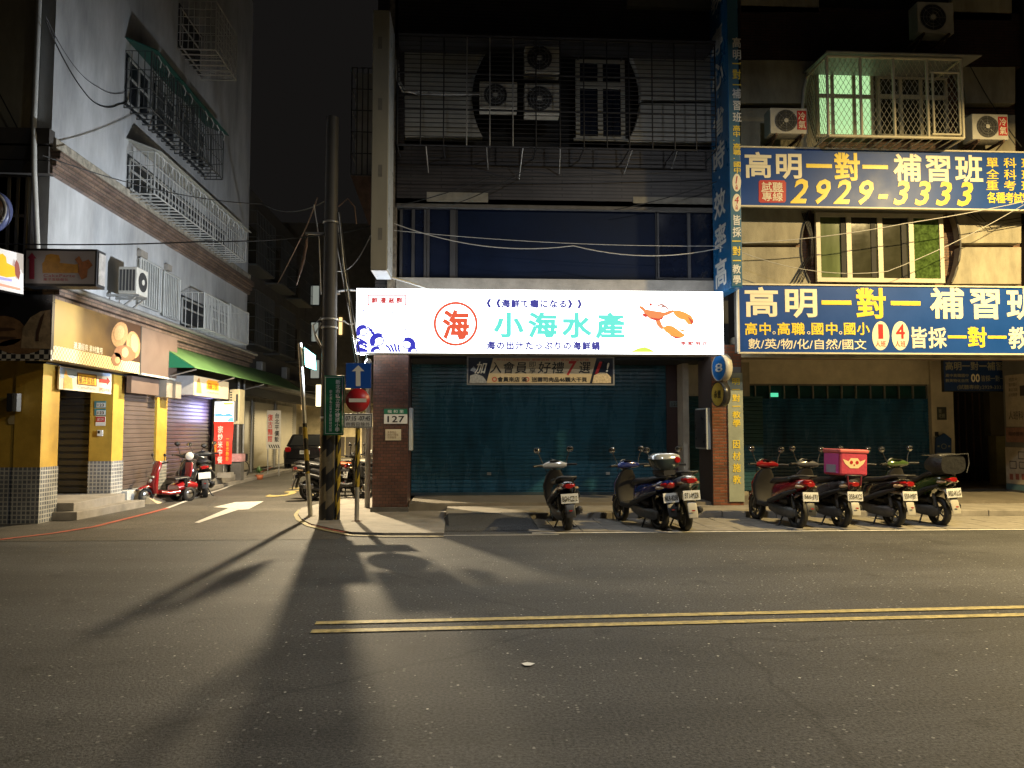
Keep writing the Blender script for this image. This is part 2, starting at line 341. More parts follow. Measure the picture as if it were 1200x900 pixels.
for i in range(420):                                        # pale chips and litter flecks pressed in the asphalt
    x = random.uniform(-3, 7); y = random.uniform(4.5, 11.6); s = random.uniform(.003, .011); a = random.uniform(0, 6)
    b.add([(x + s * math.cos(a + k * 1.57), y + s * math.sin(a + k * 1.57) * 1.2, .006) for k in range(4)], [(0, 1, 2, 3)])
stuff(b.build('stone_chips', WHT))
lit = MB().add([(*G(a, c), .01) for a, c in ((611, 779), (618, 777.5), (627, 779), (622, 781.5), (615, 781.5))], [(0, 1, 2, 3, 4)]).build('paper_scrap', WPL)
tag(lit, 'small crumpled white paper scrap on the asphalt below the double yellow line', 'litter')
for (a, c) in ((583, 662), (578, 661)):
    pass

# ---------------------------------------------------------------- facade helpers
def shutter(name, m, parent, p0, p1, z0, z1, pitch=.085, depth=.014):
    """roller shutter between ground points p0 and p1 (seen with p0 on the left)"""
    p0 = Vector((*p0, 0)); p1 = Vector((*p1, 0)); d = (p1 - p0).normalized(); n = Vector((d.y, -d.x, 0))
    prof = []; z = z0
    while z < z1 - .001:
        prof += [(z, 0), (z + pitch * .18, depth), (z + pitch * .82, depth), (z + pitch * .97, 0)]; z += pitch
    b = MB(); vs = []
    for z, o in prof:
        for p in (p0, p1): q = p + n * o; vs.append((q.x, q.y, min(z, z1)))
    b.add(vs, [(2 * i, 2 * i + 1, 2 * i + 3, 2 * i + 2) for i in range(len(prof) - 1)])
    q0, q1 = p0 - n * .02, p1 - n * .02
    b.add([(q0.x, q0.y, z0), (q1.x, q1.y, z0), (q1.x, q1.y, z1), (q0.x, q0.y, z1)], [(0, 1, 2, 3)])
    return b.build(name, m, parent)
def arc_panel(parent, px0, px1, py0, py1, Y, circ=None, m=None, dep=.22):
    """rectangular render panel with a concave round bite taken by circ=(cx,cy,r) pixels"""
    pts = []
    if circ is None: pts = [(px0, py1), (px1, py1), (px1, py0), (px0, py0)]
    else:
        cx, cy, r = circ; right = px0 < cx        # bite on the right side of the panel
        ys = [py1 + (py0 - py1) * i / 12 for i in range(13)]; arc = []
        for y in ys:
            h = max(0, r * r - (y - cy) ** 2) ** .5; arc.append((min(px1, cx - h) if right else max(px0, cx + h), y))
        pts = [(px0, py1)] + arc + [(px0, py0)] if right else [(px1, py1)] + arc + [(px1, py0)]
        if not right: pts = pts[::-1]
    w3 = [(F(a, c, Y)[0], Y, F(a, c, Y)[1]) for a, c in pts]
    return MB().ext(w3, (0, dep, 0)).build('wall_panel', m or PANEL, parent, .012)
def fbox(name, m, parent, px0, px1, py0, py1, Y, dep, bevel=0, front=0):
    x0, z0 = F(px0, py1, Y); x1, z1 = F(px1, py0, Y); return box(name, m, parent, x0, x1, Y - front, Y + dep, z0, z1, bevel)
def window(parent, px0, px1, py0, py1, Y, cuts, frame_m, glass, fw=.05, transom=None, sill=True, dep=.08):
    """framed window: cuts = pane edges in 0..1; glass = material per pane"""
    x0, z0 = F(px0, py1, Y); x1, z1 = F(px1, py0, Y); W, H = x1 - x0, z1 - z0
    b = MB(); y0, y1 = Y, Y + dep
    b.box(x0, x1, y0, y1, z0, z0 + fw); b.box(x0, x1, y0, y1, z1 - fw, z1); b.box(x0, x0 + fw, y0 + .001, y1 - .001, z0 + fw, z1 - fw); b.box(x1 - fw, x1, y0 + .001, y1 - .001, z0 + fw, z1 - fw)
    ed = [0] + cuts + [1]
    for c in cuts: b.box(x0 + c * W - fw * .6, x0 + c * W + fw * .6, y0 + .002, y1 - .002, z0 + fw, z1 - fw)
    if transom: zt = z0 + H * transom; b.box(x0 + fw, x1 - fw, y0 + .003, y1 - .003, zt - fw * .7, zt + fw * .7)
    f = b.build('window_frame', frame_m, parent)
    for i in range(len(ed) - 1):
        g = glass[i % len(glass)]
        a0, a1 = x0 + ed[i] * W + fw * .3, x0 + ed[i + 1] * W - fw * .3
        if transom:
            box('pane', g, f, a0, a1, y0 + .04, y0 + .05, z0 + fw * .5, zt); box('pane', g, f, a0, a1, y0 + .04, y0 + .05, zt, z1 - fw * .5)
        else: box('pane', g, f, a0, a1, y0 + .04 - (i % 2) * .015, y0 + .05 - (i % 2) * .015, z0 + fw * .5, z1 - fw * .5)
    if sill: box('sill', frame_m, f, x0 - .05, x1 + .05, y0 - .06, y0 - .001, z0 - .03, z0 + .02)
    return f
def aircon(px0, px1, py0, py1, Y, label, sticker=False, dep=.32, side='y', bracket=True, dark=False):
    x0, z0 = F(px0, py1, Y); x1, z1 = F(px1, py0, Y); W, H = x1 - x0, z1 - z0
    t = thing('air_conditioner', label, 'air conditioner', (x0, Y, z0), 'outdoor air conditioner units on the facades')
    box('casing', ACW, t, x0, x1, Y, Y + dep, z0, z1, .012)
    cx, cz, r = x0 + W * .42, (z0 + z1) / 2, min(W * .36, H * .42)
    MB().cyl((cx, Y - .006, cz), (cx, Y + .01, cz), r, n=28).build('fan_opening', ACD, t)
    b = MB()
    for k in range(1, 5): b.lathe((cx, Y - .012, cz), (0, 1, 0), [(r * k / 4 - .004, 0), (r * k / 4 - .004, .006), (r * k / 4 + .004, .006), (r * k / 4 + .004, 0)], 24)
    for k in range(4): a = k * math.pi / 4; b.cyl((cx - r * math.cos(a), Y - .011, cz - r * math.sin(a)), (cx + r * math.cos(a), Y - .011, cz + r * math.sin(a)), .003, n=5)
    b.build('fan_guard', STEEL, t)
    MB().cyl((cx, Y - .02, cz), (cx, Y - .012, cz), r * .2, n=14).build('hub', ACW, t)
    if bracket:
        for xx in (x0 + W * .15, x1 - W * .15):
            MB().box(xx - .02, xx + .02, Y - .02, 15.2, z0 - .05, z0 - .003).cyl((xx, Y, z0 - .05), (xx, 15.1, z0 - .35), .016, n=6).build('bracket', RUST, t)
    if sticker:
        sx0, sx1, sz0, sz1 = x1 - W * .28, x1 - W * .03, z0 + H * .16, z1 - H * .1
        s = box('sticker', SRED, t, sx0, sx1, Y - .006, Y - .001, sz0, sz1)
        lettering('冷\n氣', CREAM, s, (sx0 + .02, Y - .006, sz0 + .02), (1, 0, 0), (0, 0, 1), sx1 - sx0 - .04, sz1 - sz0 - .05)
    return t

# ---------------------------------------------------------------- centre shop building
YF = 15.0
bld = thing('shop_building', 'dark tiled shop building under the long glowing sign, between alley and blue signs', 'building', (1.8, 15, 0))
xa, xb = F(437, 500, YF)[0], F(478, 500, YF)[0]
pl = box('pillar', TILE, bld, xa, xb, 15.0, 15.75, .03, 3.2)
box('pillar_base', CONCD, pl, xa - .03, xb + .03, 14.96, 15.8, 0, .12, .01)
xc, xd, xe = F(835, 500, YF)[0], F(855, 500, YF)[0], F(870, 500, YF)[0]
pr = box('pillar', TILER, bld, xc, xe, 15.0, 15.9, .10, 3.3)
box('pillar_side', mat('dark_brown_render', (.05, .035, .03), .7), pr, xc - .012, xc - .001, 15.01, 15.88, .12, 3.28)  # thin darker brown sheet over the pillar's left face
for nm, m_, a, c in (('wall_band', CONC, 329, 345), ('wall_band', RIB, 176, 238), ('wall_band', RIB, -10, 46), ('wall_band', CONCD, 238, 242)):
    fbox(nm, m_, bld, 463, 845, a, c, YF, .3)
fbox('wall_band', RIB, bld, 463, 845, -130, -11, YF, .3)
fbox('wall_band', mat('pale_ledge', (.12, .115, .10), .8), bld, 735, 836, -2, 7, YF - .12, .119)
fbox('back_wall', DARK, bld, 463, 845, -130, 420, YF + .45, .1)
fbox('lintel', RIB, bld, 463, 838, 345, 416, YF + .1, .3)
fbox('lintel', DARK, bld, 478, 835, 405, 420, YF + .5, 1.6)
# third floor panels with the round bite
CC = (652, 112, 99)
for a, c in ((52, 107), (112, 160)): arc_panel(bld, 474, 652, a, c, YF, CC, PANELW)
for a, c in ((64, 117), (121, 166)): arc_panel(bld, 652, 836, a, c, YF, CC, PANELW)
fbox('wall_band', RIB, bld, 463, 474, 46, 176, YF, .3); fbox('wall_band', RIB, bld, 837, 845, 46, 176, YF, .3)
window(bld, 675, 732, 70, 164, YF + .12, [.5], mat('grey_window_frame', (.34, .34, .31), .5, var=.15), [GLASSN], .085, .68)
# second floor strip of glazing
x0, z0 = F(463, 329, YF); x1, z1 = F(845, 242, YF)
for px0, px1, cuts in ((468, 500, [.5]), (500, 534, [.86]), (534, 770, []), (770, 842, [.52])):
    window(bld, px0, px1, 242, 328, YF + .08, cuts, IRON if px0 == 534 else mat('dark_window_frame', (.045, .045, .05), .5, var=.2), [GLASSN if px0 != 534 else mat('navy_film_glass', (.003, .008, .026), .5, spec=.12, var=.35, scale=.9)], .035 if px0 == 534 else .05, sill=False)
# shutters and arcade back wall
YS = 16.9
sx0, sx1 = F(481, 560, YS)[0], F(797, 560, YS)[0]
shutter('shutter', TEAL, bld, (sx0 + .02, YS), (sx1 - .3, YS), .18, 3.19)
box('shutter_rail', mat('shutter_bottom_rail', (.03, .05, .06), .4, var=.3), bld, sx0 + .02, sx1 - .3, YS - .035, YS + .01, .185, .25)
for lx_k in (.28, .72): box('shutter_lock', STEEL, bld, sx0 + (sx1 - sx0) * lx_k, sx0 + (sx1 - sx0) * lx_k + .09, YS - .045, YS - .036, .62, .68)
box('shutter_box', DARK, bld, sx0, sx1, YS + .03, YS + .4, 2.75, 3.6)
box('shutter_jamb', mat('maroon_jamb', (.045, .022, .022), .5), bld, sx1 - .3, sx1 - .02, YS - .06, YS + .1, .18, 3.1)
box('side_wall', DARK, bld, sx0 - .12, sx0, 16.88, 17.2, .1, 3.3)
YJ = 16.6
jx = F(797, 500, YJ)[0]; box('door_jamb', mat('beige_jamb', (.42, .38, .31), .6), bld, jx, jx + .13, YJ - .25, YJ + .2, .18, 3.05)
box('door_header', PANEL, bld, jx + .13, jx + 1.6, YJ + .1, YJ + .3, 2.35, 3.1)
shutter('shutter', mat('teal_side_shutter', (.012, .06, .075), .4), bld, (jx + .13, YJ + .15), (jx + 1.9, YJ + .15), .26, 2.35)
box('threshold', PANEL, bld, jx + .13, jx + 1.5, YJ, YJ + .2, .17, .26)
# alley side of the building
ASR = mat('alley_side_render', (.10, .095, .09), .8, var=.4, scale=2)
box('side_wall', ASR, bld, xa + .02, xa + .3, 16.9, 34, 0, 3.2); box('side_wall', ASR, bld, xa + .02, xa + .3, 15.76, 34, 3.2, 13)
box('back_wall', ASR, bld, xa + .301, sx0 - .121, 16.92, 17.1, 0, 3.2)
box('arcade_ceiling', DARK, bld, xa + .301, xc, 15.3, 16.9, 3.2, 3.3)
box('corner_strip', mat('mottled_stone_strip', (.20, .17, .13), .8, var=.7, scale=9), bld, F(456, 100, YF)[0], F(466, 100, YF)[0], 15.0, 15.3, 3.3, 12)
box('corner_strip', RIB, bld, xa, F(456, 100, YF)[0], 15.1, 15.7, 3.3, 12)
# iron cage over the third floor
cg = thing('window_cage', 'wide dark iron cage across the third floor over the round opening', 'window cage', (F(650, 170, 14.3)[0], 14.3, F(650, 170, 14.3)[1]))
YC = 14.35
bx0, bx1 = F(466, 120, YC)[0], F(838, 120, YC)[0]; bz0, bz1 = F(600, 172, YC)[1], F(600, 46, YC)[1]
hb = None
for i in range(25):
    z = bz0 + (bz1 - bz0) * i / 24
    r = .012 if i % 8 else .02
    if i % 8 == 0: MB().cyl((bx0, YC, z), (bx1, YC, z), r, n=6).build('bar', IRON, cg)
    elif hb is None: hb = MB().cyl((bx0, YC, z), (bx1, YC, z), .008, n=5).build('bar', IRON, cg); hz = z
    else: piece(hb, cg, (0, 0, z - hz))
for i, px in enumerate((466, 493, 520, 547, 574, 601, 628, 656, 684, 711, 737, 764, 790, 815, 838)):
    x = F(px, 120, YC)[0]; MB().cyl((x, YC - .02, bz0), (x, YC - .02, bz1), .014, n=6).build('bar', STEEL if i in (3, 4, 5) else IRON, cg)
for z in (bz0, bz1):
    for px in (466, 520, 574, 628, 684, 737, 790, 838):
        x = F(px, 120, YC)[0]; MB().cyl((x, YC, z), (x, 15.1, z), .014, n=6).build('bar', IRON, cg)
MB().box(bx0, bx1, YC - .1, 15.0, bz1 + .01, bz1 + .03).build('roof_sheet', IRON, cg)
for (a, c) in ((570, 176), (612, 188), (655, 182), (738, 182), (790, 176), (500, 180)):   # rods below the cage
    x, z = F(a, c, 14.6); MB().cyl((x, 14.36, bz0), (x + random.uniform(-.05, .05), 14.95, z - .25), .012, n=6).build('stay_rod', STEEL, cg)
aircon(562, 606, 96, 127, 14.62, 'grey air conditioner left of the stacked pair inside the round opening', bracket=False)
aircon(615, 656, 51, 85, 14.62, 'upper grey air conditioner of the stacked pair inside the round opening', bracket=False)
aircon(615, 656, 98, 133, 14.62, 'lower grey air conditioner of the stacked pair inside the round opening', bracket=False)
def cable(name, pts, r=.008, m=None, label=None, sag=0, n=14, parent=None):
    out = []
    for i in range(len(pts) - 1):
        a, c = Vector(pts[i]), Vector(pts[i + 1])
        for k in range(n): t = k / n; q = a.lerp(c, t); q.z -= sag * 4 * t * (1 - t); out.append(q)
    out.append(Vector(pts[-1])); o = MB().tube(out, r, 5).build(name, m or CABLE, parent)
    if label: tag(o, label, 'cable', 'overhead and wall cables')
    return o
def f3(px, py, Y): x, z = F(px, py, Y); return (x, Y, z)
cable('cable', [f3(462, 262, 14.6), f3(672, 288, 14.4), f3(865, 285, 14.4)], .009, CABLEL, 'pale thin cable strung in front of the second floor glazing, the lower one', .22)
cable('cable', [f3(462, 270, 14.7), f3(865, 288, 14.5)], .006, CABLEL, 'pale straight cable just above the sagging one across the second floor glazing', .1)
for i, (a, b_, lb) in enumerate((((470, 240), (580, 205), 'black cable slanting up under the iron cage at its left end'), ((530, 240), (615, 200), 'black cable slanting up under the cage right of the left window'), ((720, 246), (842, 212), 'black cable slanting up to the vertical blue sign above the glazing'), ((470, 208), (842, 200), 'long black cable running level under the third floor cage'))):
    cable('cable', [f3(*a, 14.8), f3(*b_, 14.7)], .01, CABLE, lb, .05)
pp = thing('water_pipe', 'grey pipes bending down beside the left end of the iron cage', 'pipe', f3(466, 110, 14.5))
for d in (0, .07): MB().tube([f3(464 + d * 30, 70, 14.7), f3(466 + d * 30, 95, 14.7), f3(472 + d * 30, 107 - d * 30, 14.7), f3(490, 109 + d * 30, 14.85), f3(565, 109 + d * 20, 14.9)], .02, 6).build('pipe', STEEL, pp)
fbox('pale_patch', mat('bare_render_patch', (.22, .21, .18), .85, var=.4), bld, 500, 572, 226, 236, YF - .012, .011)
fbox('pale_patch', mat('bare_render_patch', (.22, .21, .18), .85), bld, 742, 838, 232, 238, YF - .012, .011)

# ---------------------------------------------------------------- the long lit sign
YG = 14.1
gx0, gz0 = F(417, 413, YG); gx1, gz1 = F(847, 342, YG)
sg = thing('shop_sign', 'long glowing white shop sign with turquoise characters and a lobster', 'sign', ((gx0 + gx1) / 2, YG, gz0))
FACE = emis('lit_sign_face', (.93, .97, 1.0), SIGN_L, (.8, .8, .8))
box('sign_face', FACE, sg, gx0, gx1, YG, YG + .03, gz0, gz1)
box('sign_case', emis('lit_sign_edge', (.86, .93, 1.0), SIGN_L * .55, (.8, .8, .8)), sg, gx0 + .001, gx1 - .001, YG + .031, YG + .42, gz0 + .03, gz1 - .002)
box('sign_base', mat('sign_base_metal', (.5, .5, .5), .5), sg, gx0, gx1, YG + .031, YG + .43, gz0 - .002, gz0 + .028)
def em(nm, c): return emis(nm, c, 1.0, (0.02, 0.02, 0.02))
CY, OR, BL, RD = em('print_turquoise', (.16, .88, .74)), em('print_orange', (.86, .12, .055)), em('print_blue', (.055, .055, .34)), em('print_pink', (.62, .08, .08))
PY = YG - .002
ftext('小海水產', CY, sg, 578, 732, 366, 397, PY, bold=.05, space=1.32)
ftext('《《海鮮て癮になる》》', BL, sg, 570, 682, 351, 361, PY, bold=.065, space=1.15)
ftext('海の出汁たっぷりの海鮮鍋', BL, sg, 570, 703, 400, 410, PY, bold=.065, space=1.25)
ftext('海', OR, sg, 518, 550, 363, 398, PY, bold=.05)
ftext('鮮澧滋群', RD, sg, 435, 472, 348.3, 355.6, PY, bold=.07, space=1.5)
ftext('季節限定', RD, sg, 797, 830, 400, 406, PY, bold=.06, space=1.35)
def ring(px, py, r, w, n=48):
    return [[(px + (r if k == 0 else r) * math.cos(a), py + r * math.sin(a)) for k, a in ((0, 2 * math.pi * i / n), (0, 2 * math.pi * (i + 1) / n))] + [(px + (r - w) * math.cos(a), py + (r - w) * math.sin(a)) for a in (2 * math.pi * (i + 1) / n, 2 * math.pi * i / n)] for i in range(n)]
flat('ring_mark', OR, sg, [q[:] for q in ring(534, 379.5, 26, 3.1)], PY)
def rect(x0, y0, x1, y1, w): return [[(x0, y0), (x1, y0), (x1, y0 + w), (x0, y0 + w)], [(x0, y1 - w), (x1, y1 - w), (x1, y1), (x0, y1)], [(x0, y0 + w), (x0 + w, y0 + w), (x0 + w, y1 - w), (x0, y1 - w)], [(x1 - w, y0 + w), (x1, y0 + w), (x1, y1 - w), (x1 - w, y1 - w)]]
flat('printed_frame', RD, sg, rect(431, 345.5, 476, 358, 1.4), PY); flat('printed_frame', RD, sg, rect(792.5, 398.2, 835, 408, 1.1), PY)
def arc(cx, cy, r, a0, a1, w0, w1, n=12):                 # tapering stroke
    out = []
    for i in range(n):
        t0, t1 = i / n, (i + 1) / n; q = []
        for t, sgn in ((t0, 1), (t1, 1), (t1, -1), (t0, -1)):
            a = R(a0 + (a1 - a0) * t); w_ = 1.5 + 1.5 * (w0 + (w1 - w0) * t) * math.sin(math.pi * min(.97, max(.03, t))) ** .6
            q.append((cx + (r + sgn * w_ / 2) * math.cos(a), cy - (r + sgn * w_ / 2) * math.sin(a)))
        out.append(q)
    return out
wv = []
def stroke(pts, w):
    out = []
    for k in range(len(pts) - 1):
        (xa_, ya_), (xb_, yb_) = pts[k], pts[k + 1]; L_ = math.hypot(xb_ - xa_, yb_ - ya_) or 1; nx_, ny_ = -(yb_ - ya_) / L_ * w / 2, (xb_ - xa_) / L_ * w / 2
        out.append([(xa_ + nx_, ya_ + ny_), (xb_ + nx_, yb_ + ny_), (xb_ - nx_, yb_ - ny_), (xa_ - nx_, ya_ - ny_)])
    return out
def wave(cx, cy, r, flip=1, w=1.5):
    n = 14; outer = [(cx - flip * r * math.cos(R(a)), cy - r * math.sin(R(a))) for a in [-35 + 155 * k / n for k in range(n + 1)]]
    inner = [(cx + flip * r * .2 - flip * r * .62 * math.cos(R(a)), cy + r * .2 - r * .62 * math.sin(R(a))) for a in [-35 + 150 * k / n for k in range(n + 1)]]
    o = [[outer[k], outer[k + 1], inner[k + 1], inner[k]] for k in range(n)]
    sp = [(cx + flip * (r * .95 - .0) * math.cos(R(a)) * (1 - a / 620) + 0, cy - r * .85 * math.sin(R(a)) * (1 - a / 620)) for a in range(50, -200, -25)]
    sp = [(cx + flip * r * (.75 - .05 * k) * math.cos(R(60 - 32 * k)), cy - r * (.75 - .05 * k) * math.sin(R(60 - 32 * k))) for k in range(9)]
    return o + stroke(sp, w)
for a in ((425, 389, 8.5, 1), (443, 400, 10, 1), (424, 406, 7.5, 1), (478, 404, 9, -1), (441, 412.5, 7, 1), (484, 412, 6.5, 1)): wv += wave(*a)
for k in range(4): wv += stroke([(452 + k * 5.2, 402.5 + abs(k - 2)), (456 + k * 3.6, 407.5), (458 + k * 3.4, 412.7)], 2.5)
for k in range(3): wv += stroke([(430 + k * 2.2, 383 + k * 3.4), (437 + k * 2, 387.5 + k * 3.0)], 1.9)
for k in range(3): wv += stroke([(418, 396 + k * 5.5), (424, 398.5 + k * 5), (431, 403 + k * 4.2)], 2.2)
for (a, c) in ((431, 372), (426, 364), (460, 366), (471, 379), (475, 386), (464, 394), (455, 396)): wv += [[(a - 1.3, c), (a, c - 1.1), (a + 1.5, c - .2), (a, c + 1.2)]]
wv += [[(417.5, 407), (424, 408), (431, 412.7), (417.5, 412.7)]]
wv = [[(max(417.5, x), min(412.8, y)) for x, y in q] for q in wv]
wv = [q for q in wv if abs(sum(q[k][0] * q[(k + 1) % len(q)][1] - q[(k + 1) % len(q)][0] * q[k][1] for k in range(len(q)))) > .05]
stuff(flat('wave_print', em('print_wave_blue', (.05, .05, .55)), sg, wv, PY))
lob = {'a': ((.93, .30, .10), [[(749, 358), (753, 359), (756, 362), (753, 364), (749, 361)], [(755, 362), (765, 364), (778, 366), (778, 371), (772, 374.5), (762, 374), (756, 369), (753, 364)], [(776, 367), (784, 364), (789, 363), (789, 366), (783, 369), (777, 371)], [(768, 374), (773, 374), (776, 381), (779, 385), (775, 386), (769, 380)]]),
       'b': ((.95, .42, .08), [[(789, 364), (795, 363.5), (803, 366), (810, 370), (813.5, 376), (811, 381), (806, 380), (802, 375), (797, 374), (792, 371), (789, 367)], [(776, 384), (782, 381), (788, 382), (794, 386), (798, 389), (803, 393), (799, 396), (790, 395), (780, 389)], [(793, 385), (800, 386), (806, 388.5), (799, 388.5)], [(796, 389), (803, 392), (800, 392.5)]]),
       'c': ((.75, .06, .04), [[(760, 356), (763, 354.8), (765, 357), (762, 359)], [(753, 367), (757, 368), (760, 371), (756, 372), (753, 370)], [(762, 372), (772, 373.5), (778, 371), (776, 374.5), (768, 376), (763, 374)], [(779, 389.5), (789, 394), (799, 396), (792, 397), (781, 391)], [(806, 371), (813, 377), (811, 381), (808, 375)]])}
pi_ = 0
for k, (c, ps_) in lob.items():
    flat('lobster_print', em('print_lobster_' + k, c), sg, ps_, PY - .001 * (ord(k) - 97))
flat('lobster_print', em('print_lobster_line', (.55, .25, .2)), sg, arc(775, 362, 5, 150, 20, .6, .4, 8) + arc(778, 364, 5, 140, 10, .6, .4, 8) + [[(761, 374), (761.6, 374), (760.8, 389), (760.3, 389)], [(762, 376), (763, 376), (774, 385), (773, 385.6)], [(756, 376), (756.5, 376), (754, 381), (753.6, 381)]], PY)
flat('lime_print', em('print_lime', (.80, .95, .12)), sg, [[(738, 412.7), (748, 408), (756, 406.5), (762, 409), (768, 412.7)]], PY)
MB().tube([f3(459, 325, 13.8), f3(480, 331, 14.0), f3(500, 338, 14.3)], .02, 6).build('stay_rod', STEEL, sg)
# ---------------------------------------------------------------- banner under the sign
def panel_sign(name, label, px0, px1, py0, py1, Y, dep, face_m, case_m, cat='sign', fr=.03, group=None):
    x0, z0 = F(px0, py1, Y); x1, z1 = F(px1, py0, Y)
    t = thing(name, label, cat, ((x0 + x1) / 2, Y, z0), group)
    box('sign_case', case_m, t, x0, x1, Y + .004, Y + dep, z0, z1)
    box('sign_face', face_m, t, x0 + fr, x1 - fr, Y, Y + .02, z0 + fr, z1 - fr)
    return t
YB = 14.45
bn = panel_sign('promotion_banner', 'small framed tan and black promotion banner hanging below the long lit sign', 547, 720, 418, 451, YB, .04, mat('banner_navy', (.02, .025, .04), .3, var=.2), ALU, 'banner')
flat('banner_print', mat('banner_tan', (.52, .42, .26), .35, var=.06), bn, [[(570, 449), (578, 419.5), (699, 419.5), (691, 449)]], YB)
flat('banner_print', mat('dumpling_cream', (.6, .48, .3), .5, var=.4, scale=30), bn, [[(694, 449), (696, 440), (703, 436.5), (711, 437), (716, 442), (716, 449)]], YB - .003)
flat('banner_print', mat('platter_grey', (.35, .36, .36), .4, var=.4, scale=30), bn, [[(550, 449), (551, 440), (558, 438), (566, 441), (571, 448), (569, 449)], [(551, 434), (555, 429), (558, 433), (556, 436)]], YB - .003)
ftext('加', CREAM, bn, 556, 571, 424, 438, YB - .004, bold=.02, italic=.3)
ftext('入會員', BLACKP, bn, 574, 617, 424, 437.5, YB - .004, bold=.012, italic=.12, space=1.1)
ftext('即\n享', BLACKP, bn, 620, 628, 424, 437.5, YB - .004, bold=0)
ftext('好禮', BLACKP, bn, 630, 661, 424, 437.5, YB - .004, bold=.012, italic=.12, space=1.05)
ftext('7', SRED, bn, 664, 676, 423, 440, YB - .004, bold=.03, italic=.3)
ftext('選', BLACKP, bn, 678, 692, 424, 437.5, YB - .004, bold=.012, italic=.12)
ftext('1', SRED, bn, 697, 706, 424, 438, YB - .006, bold=.03, italic=.3)
ftext('!', CREAM, bn, 710, 714, 425, 436, YB - .004, bold=.02, italic=.2)
ftext('會員來店 滿   送壽司肉品46顆大干貝', BLACKP, bn, 583, 688, 442, 447.5, YB - .004, bold=.03)
flat('banner_print', SRED, bn, [q for q in ring(579.5, 444.5, 2.8, .9, 16)] + [q for q in ring(617.5, 444.5, 2.8, .9, 16)], YB - .003)
ftext('即日起 活動期間 單筆消費 加入會員 即享好禮', SRED, bn, 582, 690, 420.8, 422.6, YB - .004, bold=.0)

# ---------------------------------------------------------------- plates on the left pillar
t = thing('house_number_plate', 'white house number plate 127 with green street strip on the left pillar', 'number plate', f3(463, 497, 14.98))
fbox('plate', WPL, t, 450, 477.3, 485.5, 496.5, 14.975, .02); fbox('street_strip', mat('plate_green', (.01, .14, .075), .4, var=.1), t, 450, 477.3, 479, 485.2, 14.975, .02)
ftext('127', BLACKP, t, 454, 474, 487.3, 495, 14.974, bold=.02, space=1.05); ftext('福和里', WPL, t, 454, 473, 480.3, 484, 14.974, bold=0, space=1.6)
t = thing('notice_sheet', 'small cream paper notice under the number plate on the left pillar', 'notice', f3(461, 516, 14.98))
fbox('paper', mat('cream_paper', (.62, .55, .40), .7), t, 451.5, 470, 503, 516, 14.98, .015)
ftext('貴重物品\n請自行保管\n勿停機車', mat('brown_print', (.2, .13, .08), .6, var=0), t, 454, 467, 505, 514, 14.979, bold=-.01)
t = thing('side_lightbox', 'slim blank white light box standing off the right edge of the left pillar', 'light box', f3(481, 528, 15.1))
fbox('case', mat('opal_panel', (.45, .48, .48), .3, var=.05), t, 478.8, 483, 478, 528, 15.05, .35, .006)
fbox('bracket', IRON, t, 478.2, 479.0, 500, 503, 15.1, .03)

# ---------------------------------------------------------------- right pillar signs
xl_, zl_ = F(857, 588, 14.9)
t = thing('pillar_banner', 'tall pale grey-green strip with yellow characters on the brick pillar', 'sign', (F(862, 588, 14.97)[0], 14.97, zl_))
fbox('strip', mat('faded_green_vinyl', (.30, .33, .26), .5, var=.2, scale=3), t, 855, 870, 437, 588, 14.97, .028)
fbox('strip_head', mat('faded_grey_vinyl', (.18, .19, .2), .5), t, 857, 868, 430, 436.8, 14.965, .02)
ftext(vtxt('明一對一教學'), SYEL, t, 858.5, 867, 443, 500, 14.966, bold=.02, line=1.1)
ftext(vtxt('因材施教'), SYEL, t, 859, 867.5, 516, 567, 14.966, bold=.02, line=1.3)
def disc_sign(label, px, py, rz, X, col, print_m, body):
    # round double sided light box standing out from the pillar, its face turned to the alley side
    pass
def round_sign(label, c, r, face, rimm, txt, tm, yaw):
    t = thing('round_sign', label, 'sign', c, 'round signs on the brick pillar')
    d = Vector((-math.cos(yaw), -math.sin(yaw), 0)); u = Vector((math.sin(yaw) * -1, math.cos(yaw), 0)) * -1
    MB().lathe(Vector(c), d, [(0, -.07), (r, -.07), (r, .07), (r - .02, .075), (r - .02, .062)], 32).build('rim', rimm, t)
    MB().lathe(Vector(c), d, [(r - .02, .064), (0, .064)], 32).build('sign_face', face, t)
    ux = Vector((-d.y, d.x, 0)); 
    o = Vector(c) + d * .066 - ux * r * .5 - Vector((0, 0, r * .32))
    lettering(txt, tm, t, o, ux, (0, 0, 1), r * 1.0, r * .64, bold=.02, pop=.004)
    MB().cyl(Vector(c) + Vector((.05, .1, 0)), (c[0] + .1, 15.1, c[2]), .02, n=8).build('bracket', STEEL, t)
    return t
cx, cz = F(846, 431, 14.6); 
t = round_sign('round blue sign with white emblem beside the end of the lit sign', (cx, 14.6, cz), .265, mat('emblem_blue', (.02, .16, .5), .3, var=.1), mat('rim_cream', (.5, .47, .38), .4), '8', WPL, R(13))
cx, cz = F(844.5, 462, 14.6)
t = round_sign('round black and yellow sign below the blue round sign', (cx, 14.6, cz), .245, mat('emblem_yellow', (.55, .40, .06), .35, var=.1), mat('rim_black', (.03, .03, .03), .3), '永豐', BLACKP, R(13))
t = thing('poster_lightbox', 'narrow poster box with white edge on the left side of the brick pillar', 'poster', f3(830, 525, 15.1))
xx0, zz0 = F(823, 526, 15.45); xx1, zz1 = F(832, 478, 15.1)
box('poster_face', mat('dark_poster', (.05, .045, .045), .3, var=.8, scale=5), t, xc - .12, xc - .10, 15.12, 15.8, zz0 + .03, zz1 - .03)
box('case', mat('opal_panel', (.45, .48, .48), .3), t, xc - .10, xc - .02, 15.07, 15.82, zz0, zz1)
